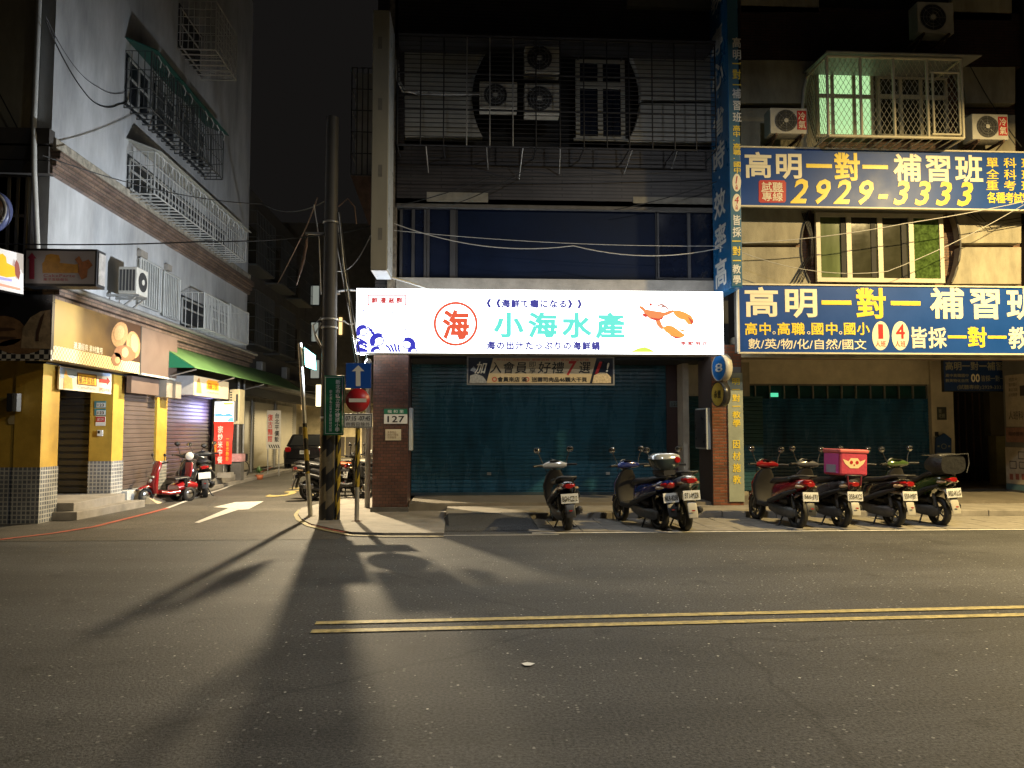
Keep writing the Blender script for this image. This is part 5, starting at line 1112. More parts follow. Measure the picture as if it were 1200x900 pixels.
for i, (a, b_) in enumerate(((323, 332), (334, 341), (342.5, 350))): fbox('window_pane', FW, n1, a, b_, 452 + i * 2.5, 467 + i * 2, 36.0, .05)
hb2 = thing('signboard', 'white standing signboard with red and black columns by the alley shutter', 'sign', f3(320, 530, 27))
YH = 27.2; fbox('board', mat('board_white', (.55, .52, .45), .5, var=.1), hb2, 312, 329, 481, 526, YH, .06); RDK = mat('board_red', (.5, .05, .03), .5, var=0)
ftext(vtxt('復古麵館'), RDK, hb2, 313.5, 320, 485, 518, YH, bold=.03, line=1.05); ftext(vtxt('台北平價飯'), BLACKP, hb2, 321.5, 327.5, 484, 518, YH, bold=.03, line=1.05)
flat('hazard_print', BLACKP, hb2, [[(313.5 + i * 2.6, 525), (315 + i * 2.6, 525), (313.2 + i * 2.6, 521), (311.9 + i * 2.6, 521)] for i in range(1, 6)], YH)
MB().cyl(f3(314, 526, YH + .03), (f3(314, 526, YH)[0], YH + .03, 0), .02, n=6).cyl(f3(327, 526, YH + .03), (f3(327, 526, YH)[0], YH + .03, 0), .02, n=6).build('leg', STEEL, hb2)
fb = thing('far_building', 'dim apartment building closing the far end of the alley', 'building', (-6, 46, 0))
FBW = mat('far_render', (.10, .09, .075), .8, var=.3); box('wall', FBW, fb, -13, 3, 46, 52, 3.2, 14)
box('wall', mat('far_base_warm', (.5, .42, .26), .7, var=.3), fb, -13, 3, 46.02, 52, 0, 3.19)
LWN = emis('dim_lit_window', (.42, .46, .40), .5, (.3, .3, .3))
for (a, b_, c, d_) in ((364, 374, 335, 357), (364.5, 373, 378, 400), (364, 374, 422, 443)):
    f = fbox('window', IRON, fb, a - 1.5, b_ + 1.5, c - 1.5, d_ + 1.5, 45.96, .03); fbox('pane', LWN, f, a, b_, c, d_, 45.94, .01)
sg2 = panel_sign('shop_sign', 'dim faded shop sign of red and blue characters high in the alley', 314, 353, 417, 441, 44, .1, mat('faded_board', (.20, .17, .16), .6), IRON)
ftext('王牌美', mat('faded_red', (.25, .05, .05), .6, var=0), sg2, 320, 350, 419, 425, 44, bold=.02, space=1.3); ftext('男女髮廊', mat('faded_navy', (.05, .05, .2), .6, var=0), sg2, 317, 350, 427, 433, 44, bold=.02, space=1.2); ftext('燙染剪護', mat('faded_red', (.25, .05, .05), .6), sg2, 318, 350, 435, 439, 44, bold=.0, space=1.2)
for i, (a, b_, c, d_) in enumerate(((397, 401, 372, 392), (405, 411, 448, 456), (418, 423, 455, 462), (353, 356, 470, 480), (388, 392, 430, 444), (347, 350, 384, 388))):
    fbox('lit_opening', emis('warm_opening', (1.0, .68, .28), 1.6 ), fb, a, b_, c, d_, 45.9, .05)
for i, (a, b_, c, d_) in enumerate(((392, 404, 512, 535), (424, 437, 500, 545), (350, 360, 500, 540), (405, 418, 512, 545))): fbox('doorway', mat('dark_doorway', (.06, .05, .04), .6), fb, a, b_, c, d_, 45.98, .05)
t = thing('hanging_lightbox', 'lit cream light box hung in the alley left of the green sign', 'sign', f3(374, 475, 30)); fbox('case', emis('lit_hanging_box', (1.0, .86, .52), 3.0), t, 370, 378, 451, 476, 30, .25, .01); MB().box(F(371, 476, 30)[0], -1.9, 30.1, 30.14, F(371, 450, 30)[1], F(371, 450, 30)[1] + .05).build('bracket', IRON, t)
t = thing('alley_canopy', 'warm lit shop canopy across the far right of the alley', 'awning', (-3, 40, 3)); MB().hexa([(-5.6, 38, 2.55), (-2.0, 38, 2.55), (-2.0, 45, 2.95), (-5.6, 45, 2.95)], [(-5.6, 38, 2.75), (-2.0, 38, 2.75), (-2.0, 45, 3.05), (-5.6, 45, 3.05)]).build('canopy', mat('warm_canopy', (.5, .42, .25), .6), t)
t = thing('strip_lamp', 'warm strip lamp under the far shop canopy in the alley', 'lamp', (-3.6, 41, 2.5)); box('tube', emis('warm_tube', (1, .8, .42), 18), t, -4.4, -2.8, 41, 41.06, 2.46, 2.52); box('batten', ALU, t, -4.4, -2.8, 41, 41.06, 2.521, 2.56)
fl_ = bpy.data.lights.new('lamp_light', 'AREA'); fl_.energy = LAMP_FAR; fl_.color = (1, .80, .45); fl_.shape = 'RECTANGLE'; fl_.size = 1.6; fl_.size_y = .08
fo_ = bpy.data.objects.new('lamp_light', fl_); COL.objects.link(fo_); fo_.parent = t; fo_.location = Vector((-3.6, 41.03, 2.44)) - WL(t)
# caged balcony on the alley side of the centre building
t = thing('window_cage', 'dark iron balcony cage with beige panel on the alley side of the centre building', 'window cage', f3(422, 210, 16.8))
xv0, zv0 = F(411, 205, 16.6); xv1, zv1 = F(438, 80, 16.6)
box('panel', mat('beige_backing', (.30, .29, .25), .7, var=.3), t, xv0 + .06, xv1, 16.8, 16.84, zv0 + .05, zv1 - .03)
for i in range(5): x = xv0 + (xv1 - xv0) * i / 4; MB().cyl((x, 16.6, zv0), (x, 16.6, zv1), .014, n=5).build('bar', IRON, t)
for i in range(6): z = zv0 + (zv1 - zv0) * i / 5; MB().cyl((xv0, 16.6, z), (xv1, 16.6, z), .014, n=5).build('bar', IRON, t)
for i in range(6): z = zv0 + (zv1 - zv0) * i / 5; MB().cyl((xv0, 16.6, z), (xv0, 19, z), .012, n=5).build('bar', IRON, t)
MB().ext([(xv0, 16.6, zv0 - .02), (xv1, 16.6, zv0 - .02), (xv1, 16.6, zv0 - 1.3)], (0, 2.4, 0)).build('underside', RUST, t)
# ---------------------------------------------------------------- poles and traffic signs at the corner
ZEB = stripes('hazard_bands', (.50, .36, .04), (.02, .02, .02), .42, .10); ZEBD = stripes('worn_hazard_bands', (.26, .21, .12), (.02, .02, .02), .6, .12)
ux, uy = G(383, 611)
up = thing('utility_pole', 'thick tapered concrete utility pole with worn striped foot at the corner', 'utility pole', (ux, uy, 0))
MB().cyl((0, 0, 1.75), (0, 0, 7.25), .135, .108, n=24).build('pole', mat('pole_concrete', (.06, .058, .056), .6, var=.3, scale=4, streak=.5), up, local=True)
MB().cyl((0, 0, 0), (0, 0, 1.75), .142, .137, n=24).build('striped_foot', ZEBD, up, local=True)
for z in (1.8, 3.4, 3.55, 5.3): MB().lathe((0, 0, z), (0, 0, 1), [(.14, 0), (.146, .005), (.146, .035), (.13, .04)], 20).build('steel_band', STEEL, up, local=True)
fl = MB()
for dx, a in ((-.42, 200), (.38, 130)):
    pass
MB().box(-.45, .02, -.02, .02, 5.1, 5.14).build('cross_arm', STEEL, up, local=True); MB().tube([(-.42, 0, 5.14), (-.44, .02, 4.9), (-.5, .05, 4.6), (-.62, .1, 4.2)], [.012, .03, .03, .010], 6).build('insulator', RUST, up, local=True)
MB().tube([(.13, -.05, 5.6), (.3, -.05, 5.75), (.42, -.05, 5.6), (.45, 0, 5.3)], .013, 6).build('cable_clamp', RUST, up, local=True); MB().tube([(-.14, -.04, 3.6), (-.28, -.06, 3.45), (-.22, -.06, 3.2), (-.12, -.05, 3.05), (-.24, -.06, 3.3), (-.14, -.06, 3.5)], .016, 5).build('cable_coil', CABLEL, up, local=True)
for i in range(3): MB().tube([(.13 + .01 * i, -.04, 5.5), (.2 + .03 * i, 0, 4.6), (.34 + .04 * i, .1, 3.5), (.5 + .05 * i, .3, 2.4)], .012, 5).build('riser_cable', STEEL if i % 2 else CABLE, up, local=True)
gx_, gy_ = G(394, 611)
gp = thing('striped_post', 'slim black and yellow post strapped beside the utility pole', 'post', (gx_ + .02, gy_ - .02, 0))
MB().cyl((0, 0, 0), (0, 0, 1.7), .048, n=16).build('striped_sleeve', ZEB, gp, local=True); MB().cyl((-.075, 0, 0), (-.075, 0, 2.55), .032, n=12).build('steel_tube', STEEL, gp, local=True)
# green school sign
YGs = uy - .22
gs_ = thing('school_direction_sign', 'green vertical sign with two columns of white characters on the pole', 'sign', f3(390, 511, YGs))
x0, z0 = F(379, 510, YGs); x1, z1 = F(403.5, 440, YGs)
box('plate', mat('sign_green', (.012, .13, .055), .4, var=.15), gs_, x0, x1, YGs, YGs + .02, z0, z1, .006)
flat('printed_frame', WPL, gs_, rect(381, 441.8, 401.5, 508.3, .5), YGs); ftext(vtxt('新北市私立育才雙語小學'), WPL, gs_, 392.5, 399, 445, 506, YGs, bold=.006, line=1.0); ftext(vtxt('新北市私立育才雙語幼兒園'), WPL, gs_, 385.5, 389.5, 457, 505.5, YGs, bold=-.01, line=1.0)
for py in (450, 500): MB().box(x0 + .06, x1 - .06, YGs + .02, YGs + .07, F(390, py, YGs)[1] - .015, F(390, py, YGs)[1] + .015).build('clamp', STEEL, gs_)
# no entry post
nx, ny = G(418, 613)
npst = thing('traffic_sign_post', 'steel post with straight ahead, no entry and time plate signs', 'traffic sign', (nx, ny, 0))
MB().cyl((0, 0, 0), (0, 0, .62), .04, n=14).build('post_foot', STEEL, npst, local=True); MB().cyl((0, 0, .62), (0, 0, 1.72), .042, n=16).build('striped_sleeve', ZEB, npst, local=True); MB().cyl((0, 0, 1.72), (0, 0, 2.75), .035, n=14).build('post_top', STEEL, npst, local=True)
MB().lathe((0, 0, 0), (0, 0, 1), [(0, .0), (.12, .0), (.12, .03), (.05, .05), (.04, .05)], 16).build('base_flange', RUST, npst, local=True)
YT = ny - .06
def plate(nm, m_, a, b_, c, d_, Y_): return fbox(nm, m_, npst, a, b_, c, d_, Y_, .012, .003)
plate('blue_plate', mat('traffic_blue', (.01, .07, .36), .35, var=.08), 405, 435, 425.5, 455, YT); 
flat('arrow_print', mat('traffic_white', (.62, .62, .60), .4, var=.1), npst, [[(417, 452.5), (417, 435), (412.5, 435), (420, 428), (427, 435), (422.5, 435), (422.5, 452.5)][::-1]], YT)
cxn, czn = F(419.3, 469, YT - .02); MB().lathe((cxn, YT - .02, czn), (0, -1, 0), [(0, -.01), (.205, -.01), (.205, .004), (0, .004)], 40).build('no_entry_disc', mat('traffic_red', (.38, .015, .02), .35, var=.08), npst)
flat('bar_print', mat('traffic_white', (.62, .62, .60), .4), npst, [[(409, 467), (429.5, 467), (429.5, 471.3), (409, 471.3)][::-1]], YT - .026)
plate('time_plate', mat('traffic_white', (.62, .62, .60), .4), 402.5, 436.5, 484.5, 501.5, YT); flat('printed_frame', BLACKP, npst, rect(403.2, 485.2, 435.8, 500.8, .7), YT)
ftext('07:15 -07:45', BLACKP, npst, 405, 434, 487.5, 493, YT, bold=.01); ftext('例假日除外', BLACKP, npst, 405.5, 433.5, 494.8, 499.6, YT, bold=.0, space=1.1)
# leaning street sign pole
px_, py_ = G(364, 607)
sp = thing('street_sign_pole', 'leaning steel pole with striped sleeve and small teal street sign', 'sign pole', (px_, py_, 0))
def sp3(px, py): x, z = F(px, py, py_); return Vector((x - px_, 0, z))
MB().cyl((0, 0, 0), sp3(360.5, 555), .042, n=14).build('pole_foot', STEEL, sp, local=True); MB().cyl(sp3(360.5, 555), sp3(357, 496), .043, n=16).build('striped_sleeve', ZEB, sp, local=True)
MB().cyl(sp3(357, 496), sp3(351.5, 402), .038, n=14).build('pole_top', STEEL, sp, local=True)
a = sp3(355, 407); b_ = sp3(360.5, 431)
p1_, p2_ = a + Vector((.03, -.02, .0)), b_ + Vector((.0, .30, 0))
MB().ext([(a.x + .02, -.03, a.z), (a.x + .16, .30, a.z - .12), (a.x + .16 + .02, .30, b_.z - .02), (a.x + .045, -.03, b_.z + .02)], (.01, -.006, 0)).build('street_plate', mat('street_teal', (.05, .24, .22), .35, var=.1), sp, local=True)
MB().cyl(sp3(355, 410) + Vector((-.04, 0, 0)), sp3(355, 410) + Vector((.05, 0, 0)), .03, n=8).build('clamp', STEEL, sp, local=True)
MB().lathe((0, 0, 0), (0, 0, 1), [(0, .0), (.1, .0), (.09, .04), (.042, .05)], 14).build('base_flange', CONC, sp, local=True)
# second bare post behind the no entry signs
bxp, byp = G(433, 594)
t = thing('bare_post', 'plain grey post behind the no entry sign next to the tiled pillar', 'post', (bxp + .02, byp - .5, 0)); MB().cyl((0, 0, 0), (0, 0, 3.0), .055, n=14).build('tube', mat('grey_post', (.35, .34, .32), .5), t, local=True); MB().lathe((0, 0, 3.0), (0, 0, 1), [(.055, 0), (.03, .05), (0, .06)], 14).build('cap', STEEL, t, local=True)
# overhead wires
cable('cable', [f3(-20, 285, 13.2), f3(240, 283, 13.4), f3(380, 275, 13.75), f3(440, 262, 14.6)], .012, CABLE, 'long black cable across the pale wall to the utility pole', .04)
cable('cable', [s3(50, 182, XL + .25), (-4.6, 17, F(240, 238, 17)[1]), f3(380, 236, 13.75)], .011, CABLE, 'upper black cable from the cornice corner over to the pole', .18)
cable('cable', [f3(372, 232, 13.7), f3(358, 268, 16), f3(325, 333, 22)], .012, RUST, 'thick service cable running from the pole down to the left', .02)
cable('cable', [f3(368, 240, 13.7), f3(374, 280, 14), f3(376, 345, 14.0)], .010, CABLEL, 'thin pale cable dropping down the left side of the pole', .0)
cable('cable', [f3(388, 185, 13.7), f3(395, 290, 14.2), f3(418, 415, 15)], .010, CABLEL, 'pale bundled cable dropping right of the pole to the sign', .0)
cable('cable', [f3(388, 190, 13.7), f3(400, 300, 14.4), f3(423, 415, 15)], .009, CABLEL, 'thin outer cable dropping right of the pole to the sign', .0)
cable('cable', [f3(390, 316, 13.7), f3(412, 312, 14.2), f3(434, 276, 14.6)], .009, CABLEL, 'curved pale cable from the pole up to the blank blade sign', .06)
cable('cable', [f3(392, 370, 13.8), f3(403, 376, 13.9), f3(416, 378, 14.1)], .012, CABLEL, 'short pale cable knot joining the pole and the lit sign', .05)
# ---------------------------------------------------------------- scooters
TYRE = mat('tyre_rubber', (.018, .018, .018), .7, var=.2, scale=20); RIM = mat('dark_rim', (.10, .10, .10), .4, metal=.6, var=.1); SEAT = mat('seat_vinyl', (.022, .022, .024), .4, var=.2, scale=9, bump=.2)
PLAS = mat('matt_black_plastic', (.022, .022, .023), .5, var=.15, scale=9); ENG = mat('engine_alloy', (.13, .13, .13), .45, metal=.6, var=.3, scale=15); CHR = mat('bright_metal', (.6, .6, .6), .2, metal=1, var=0)
MIRG = mat('mirror_glass', (.55, .55, .55), .05, metal=1, var=0); TAIL = mat('tail_lens_red', (.35, .01, .01), .12, var=.15, coat=1); AMB = mat('indicator_clear', (.5, .36, .22), .15, var=0, coat=1); LENS = mat('headlamp_lens', (.55, .55, .5), .08, var=0, coat=1)
MUDF = mat('mudflap_beige', (.34, .31, .24), .5, var=.25, scale=12); FLOOR = mat('footwell_dark', (.018, .016, .014), .6, var=.3)
X_, Y_, Z_ = (1, 0, 0), (0, 1, 0), (0, 0, 1)
def scooter(label, loc, yaw, paint, plate='', seat=SEAT, lean=3, tail=1.0, rear_z=.0, mudflap=None, head=None, topbox=None, group='scooters parked along the street', bare=False, steer=12):
    t = thing('scooter', label, 'scooter', (loc[0], loc[1], 0), group)
    def P(mb, nm, m_, par=None, bevel=0): return mb.build(nm, m_, par or t, bevel, local=True)
    head = head or paint
    for nm, y, r, wd in (('rear_wheel', -.60, .235, .055), ('front_wheel', .64, .235, .048)):
        ty = P(MB().lathe((0, y, r), X_, [(r - .055, -wd * .7), (r - .03, -wd), (r - .008, -wd * .75), (r, -wd * .3), (r, wd * .3), (r - .008, wd * .75), (r - .03, wd), (r - .055, wd * .7)], 28), nm, TYRE)
        rm = MB().lathe((0, y, r), X_, [(r - .05, -wd * .8), (r - .075, -wd * .8), (r - .08, 0), (r - .075, wd * .8), (r - .05, wd * .8)], 24).cyl((-wd * .9, y, r), (wd * .9, y, r), .045, n=14)
        for k in range(5):
            a = k * 2 * math.pi / 5; rm.cyl((0, y + .03 * math.cos(a), r + .03 * math.sin(a)), (0, y + (r - .07) * math.cos(a), r + (r - .07) * math.sin(a)), .016, n=6)
        P(rm, 'rim', RIM, ty)
        if nm == 'front_wheel': P(MB().lathe((.055, y, r), X_, [(.05, 0), (.10, 0), (.10, .004), (.05, .004)], 20), 'brake_disc', CHR, ty)
    # rear bodywork: flares from the seat base and rises to the tail
    b = MB().loft([((0, .02, .50), X_, Z_, .10, .13, 3), ((0, -.10, .52), X_, Z_, .15, .17, 3), ((0, -.30, .56), X_, Z_, .175, .16, 2.6), ((0, -.52, .62 + rear_z), X_, Z_, .175, .125, 2.4), ((0, -.74, .68 + rear_z), X_, Z_, .145, .095, 2.4), ((0, -.90, .715 + rear_z), X_, Z_, .10, .065, 2.4), ((0, -.95, .72 + rear_z), X_, Z_, .06, .04, 2.2)], 20)
    P(b, 'body_shell', paint)
    for s in (-1, 1):
        P(MB().tube([(s * .165, -.02, .38), (s * .20, -.25, .43), (s * .195, -.52, .52 + rear_z), (s * .15, -.80, .61 + rear_z)], [.03, .045, .045, .02], 8), 'side_trim', PLAS)
    P(MB().loft([((0, .06, .68), X_, Z_, .10, .03, 3), ((0, -.08, .725), X_, Z_, .145, .045, 3), ((0, -.30, .735), X_, Z_, .155, .05, 3), ((0, -.48, .755 + rear_z), X_, Z_, .155, .05, 3), ((0, -.66, .795 + rear_z), X_, Z_, .14, .045, 3), ((0, -.78, .80 + rear_z), X_, Z_, .09, .025, 2.5)], 18), 'seat', seat)
    P(MB().tube([(-.13, -.55, .74 + rear_z), (-.155, -.72, .80 + rear_z), (-.12, -.92, .83 + rear_z), (.12, -.92, .83 + rear_z), (.155, -.72, .80 + rear_z), (.13, -.55, .74 + rear_z)], .015, 8), 'grab_rail', PLAS if not bare else CHR)
    # floorboard, leg shield, front
    P(MB().loft([((0, -.02, .34), X_, Z_, .15, .055, 4), ((0, .18, .31), X_, Z_, .16, .04, 4), ((0, .40, .33), X_, Z_, .15, .05, 4)], 16), 'floorboard', PLAS)
    P(MB().loft([((0, .40, .31), X_, Y_, .15, .05, 3), ((0, .44, .45), X_, Y_, .185, .05, 3), ((0, .44, .62), X_, Y_, .20, .055, 3), ((0, .40, .78), X_, Y_, .15, .055, 3), ((0, .36, .88), X_, Y_, .085, .05, 2.5)], 20), 'leg_shield', FLOOR if paint is not PLAS else PLAS)
    P(MB().loft([((0, .47, .33), X_, Y_, .10, .06, 2.6), ((0, .50, .48), X_, Y_, .175, .07, 2.6), ((0, .50, .64), X_, Y_, .19, .07, 2.6), ((0, .45, .80), X_, Y_, .13, .06, 2.6), ((0, .41, .88), X_, Y_, .06, .04, 2.4)], 20), 'front_panel', paint)
    P(MB().loft([((0, .42, .36), Y_, X_, .02, .03, 2), ((0, .50, .455), Y_, X_, .05, .055, 2.4), ((0, .64, .50), Z_, X_, .04, .06, 2.4), ((0, .80, .44), Z_, X_, .035, .055, 2.4), ((0, .89, .33), Z_, X_, .015, .03, 2)], 12), 'front_fender', paint)
    fk = MB()
    for s in (-1, 1): fk.cyl((s * .07, .64, .235), (s * .07, .47, .62), .022, n=8)
    P(fk.cyl((0, .47, .60), (0, .38, .90), .03, n=8), 'fork', ENG)
    # handlebar set
    hz, hy = .94, .36
    hc = P(MB().loft([((-.20, hy - .02, hz + .01), Y_, Z_, .03, .03, 2.2), ((-.12, hy, hz + .02), Y_, Z_, .07, .055, 2.2), ((0, hy + .04, hz + .025), Y_, Z_, .10, .075, 2.4), ((.12, hy, hz + .02), Y_, Z_, .07, .055, 2.2), ((.20, hy - .02, hz + .01), Y_, Z_, .03, .03, 2.2)], 16), 'handlebar_cover', head)
    P(MB().lathe((0, hy + .125, hz + .02), (0, 1, .05), [(.085, -.03), (.09, 0), (.07, .018), (0, .026)], 20), 'headlamp', LENS, hc)
    P(MB().loft([((0, hy - .03, hz + .078), X_, Y_, .08, .045, 3), ((0, hy - .045, hz + .092), X_, Y_, .075, .04, 3)], 14), 'dashboard', PLAS, hc)
    for s in (-1, 1):
        P(MB().tube([(s * .18, hy - .02, hz + .01), (s * .26, hy - .05, hz + .02), (s * .36, hy - .10, hz + .015)], .018, 8), 'grip', PLAS, hc)
        P(MB().tube([(s * .20, hy + .02, hz + .03), (s * .27, hy + .03, hz + .02), (s * .34, hy - .02, hz + .01)], .007, 5), 'brake_lever', CHR, hc)
        mi = MB().tube([(s * .19, hy - .03, hz + .03), (s * .22, hy + .0, hz + .12), (s * .26, hy + .0, hz + .22)], .008, 6)
        rgs = []
        mi = P(mi, 'mirror_stem', IRON, hc)
        P(MB().loft([((s * .275, hy - .02, hz + .27), X_, (0, -.15, 1), .03, .022, 2), ((s * .275, hy - .002, hz + .272), X_, (0, -.15, 1), .062, .046, 2.3), ((s * .275, hy + .02, hz + .275), X_, (0, -.15, 1), .03, .022, 2)], 16), 'mirror_housing', PLAS, hc)
        P(MB().lathe((s * .275, hy - .0225, hz + .27), (0, -1, .12), [(.05, -.02), (.045, 0), (0, .001)], 18), 'mirror_glass', MIRG, hc)
    # engine, exhaust, stand, shock
    P(MB().loft([((-.10, .02, .30), X_, Z_, .05, .07, 2.5), ((-.11, -.20, .27), X_, Z_, .06, .09, 2.5), ((-.11, -.42, .25), X_, Z_, .055, .085, 2.5), ((-.10, -.62, .25), X_, Z_, .045, .09, 2.2), ((-.09, -.70, .25), X_, Z_, .02, .05, 2)], 16), 'engine_case', ENG)
    P(MB().box(-.09, .09, -.42, -.10, .22, .42), 'engine_block', PLAS, None, .02)
    P(MB().tube([(.06, -.05, .26), (.12, -.2, .19), (.13, -.36, .22), (.135, -.44, .24), (.15, -.62, .28), (.16, -.84, .34), (.16, -.86, .345)], [.015, .018, .03, .05, .055, .05, .02], 12), 'exhaust', mat('exhaust_black', (.05, .05, .05), .4, metal=.5, var=.2)); P(MB().box(.195, .215, -.78, -.56, .27, .36), 'heat_guard', CHR, None, .006)
    for s in (-1, 1): P(MB().lathe((s * .115, -.68, .32), (0, .25, 1), [(.012, 0), (.028, .02), (.022, .04), (.028, .06), (.022, .08), (.028, .10), (.022, .12), (.028, .14), (.022, .16), (.028, .18), (.012, .22)], 10), 'shock', RIM)
    P(MB().tube([(-.05, -.30, .22), (-.16, -.32, .02), (-.20, -.30, .008)], .013, 6).tube([(.05, -.30, .22), (.15, -.32, .02), (.19, -.30, .008)], .013, 6), 'centre_stand', IRON)
    # rear: fender, lamp, indicators, plate
    P(MB().loft([((0, -.62, .56 + rear_z), X_, Z_, .085, .03, 3), ((0, -.84, .55 + rear_z * .6), X_, Z_, .08, .03, 3), ((0, -.93, .46), X_, Y_, .07, .015, 3), ((0, -.98, .30), X_, Y_, .075, .008, 3), ((0, -.99, .24), X_, Y_, .07, .006, 3)], 14), 'rear_fender', mudflap or PLAS)
    P(MB().loft([((0, -.86, .71 + rear_z), X_, Z_, .11 * tail, .045 * tail, 2.2), ((0, -.93, .705 + rear_z), X_, Z_, .095 * tail, .042 * tail, 2.2), ((0, -.965, .70 + rear_z), X_, Z_, .06 * tail, .03 * tail, 2)], 16), 'tail_lamp', TAIL)
    for s in (-1, 1): P(MB().loft([((s * .13, -.78, .66 + rear_z), X_, Z_, .035, .028, 2), ((s * .125, -.87, .665 + rear_z), X_, Z_, .035, .024, 2), ((s * .11, -.92, .67 + rear_z), X_, Z_, .015, .01, 2)], 10), 'indicator', AMB)
    pz = .52 + rear_z * .6
    pn = MB().ext([(-.13, -.965, pz - .07), (.13, -.965, pz - .07), (.13, -.945, pz + .07), (-.13, -.945, pz + .07)], (0, .008, 0)); pn = P(pn, 'number_plate', WPL)
    if plate: lettering(plate, BLACKP, pn, (-.112, -.965, pz - .042), X_, (0, .14, 1), .224, .078, bold=.02, local=True, pop=.006)
    P(MB().box(-.04, .04, -.945, -.86, pz - .03, pz + .05), 'plate_bracket', PLAS)
    for s in (-1, 1): P(MB().tube([(s * .16, hy, hz + .0), (s * .13, hy + .10, hz - .08), (s * .08, .46, .72)], .006, 5), 'control_cable', CABLE, hc)
    P(MB().cyl((-.10, -.55, .42), (-.10, -.30, .44), .055, .05, n=12), 'air_filter_box', PLAS)
    P(MB().loft([((0, -1.0, .345), X_, Z_, .03, .012, 2), ((0, -1.006, .345), X_, Z_, .028, .011, 2)], 10), 'rear_reflector', TAIL)
    if topbox:
        topbox(t, P)
    t.rotation_euler = (0, R(lean), yaw); t.scale = (1.04, 1.02, 1.045)
    return t
def place(px, py): return G(px, py)
BLK = mat('gloss_black_paint', (.012, .012, .013), .12, var=.1, coat=1); DRED = mat('dark_red_paint', (.20, .008, .010), .12, var=.1, coat=1); DBLU = mat('deep_blue_paint', (.012, .025, .16), .12, var=.1, coat=1)
SILV = mat('silver_white_paint', (.50, .52, .55), .18, metal=.3, var=.08, coat=1); GRYP = mat('grey_scooter_paint', (.10, .10, .11), .25, metal=.3, var=.1, coat=.5); GRNP = mat('dark_green_paint', (.05, .085, .02), .15, var=.1, coat=1)
CRM = mat('cream_grey_panel', (.42, .40, .34), .3, var=.1)
def tb_case(t, P):      # rounded lidded top case
    P(MB().loft([((0, -.80, .93), X_, Y_, .14, .12, 3), ((0, -.80, .99), X_, Y_, .20, .17, 3), ((0, -.80, 1.10), X_, Y_, .235, .19, 3.2)], 20), 'top_case', mat('top_case_dark', (.03, .05, .055), .25, var=.1, coat=.6))
    l = P(MB().loft([((0, -.80, 1.101), X_, Y_, .238, .193, 3.2), ((0, -.80, 1.15), X_, Y_, .225, .18, 3), ((0, -.79, 1.18), X_, Y_, .16, .12, 2.6)], 20), 'top_case_lid', mat('top_case_silver', (.45, .47, .48), .15, metal=.4, var=.1, coat=.8))
    P(MB().loft([((.12, -.985, 1.08), X_, Z_, .055, .05, 2), ((.12, -1.0, 1.08), X_, Z_, .045, .04, 2)], 14), 'reflector', TAIL, l)
    P(MB().box(-.10, .10, -.95, -.62, .86, .93), 'rack', IRON)
def tb_delivery(t, P):  # soft square delivery bag
    z0, z1, y0_, y1_ = .83, 1.20, -.92, -.48
    BAG = mat('bag_pink', (.50, .05, .09), .55, var=.15, scale=6, bump=.3, bscale=25); BAGS = mat('bag_magenta', (.55, .06, .27), .55, var=.15)
    P(MB().box(-.24, .24, y0_, y1_, z0, z1), 'delivery_bag', BAG, None, .03)
    P(MB().box(-.248, -.241, y0_ + .04, y1_ - .03, z0 + .03, z1 - .04), 'side_panel', BAGS)
    P(MB().box(-.255, -.249, y0_ + .10, y1_ - .10, z0 + .04, z0 + .16), 'side_pocket', mat('reflective_grey', (.3, .3, .36), .3, var=.1))
    P(MB().box(-.255, .255, y0_ - .012, y1_ + .012, z1 - .03, z1 + .035), 'bag_lid', mat('bag_coral', (.60, .12, .11), .5, var=.15), None, .02)
    w_ = MB(); cx_, cz_ = 0, (z0 + z1) / 2 + .0
    pts = [(-.20, cz_ + .07), (-.10, cz_ + .035), (-.06, cz_ + .085), (.06, cz_ + .085), (.10, cz_ + .035), (.20, cz_ + .07), (.16, cz_ - .0), (.07, cz_ - .07), (-.07, cz_ - .07), (-.16, cz_ - .0)]
    w_.add([(x, y0_ - .004, z) for x, z in pts], [tuple(range(len(pts)))]); fl_ = P(w_, 'emblem_print', mat('bag_cream', (.85, .62, .32), .5, var=.1))
    for ex in (-.05, .05): P(MB().add([(ex + .028 * math.cos(a), y0_ - .007, cz_ + .02 + .028 * math.sin(a)) for a in [k * .5236 for k in range(12)]], [tuple(range(12))]), 'emblem_dot', SRED, fl_)
    P(MB().add([(-.018, y0_ - .007, cz_ - .01), (.018, y0_ - .007, cz_ - .01), (0, y0_ - .007, cz_ - .04)], [(0, 1, 2)]), 'emblem_dot', SRED, fl_)
    for xs2 in (-.12, .12): P(MB().tube([(xs2, y0_ - .005, z0), (xs2 * .9, y0_ - .01, z0 - .14), (xs2 * .6, -.90, z0 - .2)], .015, 5), 'strap', mat('strap_maroon', (.18, .015, .03), .6))
    P(MB().box(-.15, .15, -.92, -.5, .80, .845), 'rack', IRON)
def tb_basket(t, P):    # black bag bundle over the rear rack
    b = MB().loft([((-.06, -.58, .98), Z_, X_, .10, .15, 2.4), ((-.02, -.70, 1.0), Z_, X_, .16, .22, 3), ((0, -.85, 1.0), Z_, X_, .17, .24, 3.4), ((0, -.98, 1.0), Z_, X_, .15, .22, 3)], 16)
    P(b, 'cargo_bag', mat('black_nylon', (.018, .018, .018), .45, var=.3, scale=12, bump=.6, bscale=18))
    P(MB().tube([(-.25, -.98, 1.15), (.26, -1.0, 1.16), (.27, -.99, 1.0), (.25, -.95, .86)], .008, 6).tube([(-.25, -.6, 1.14), (-.25, -.98, 1.15)], .008, 6), 'wire_rim', CHR)
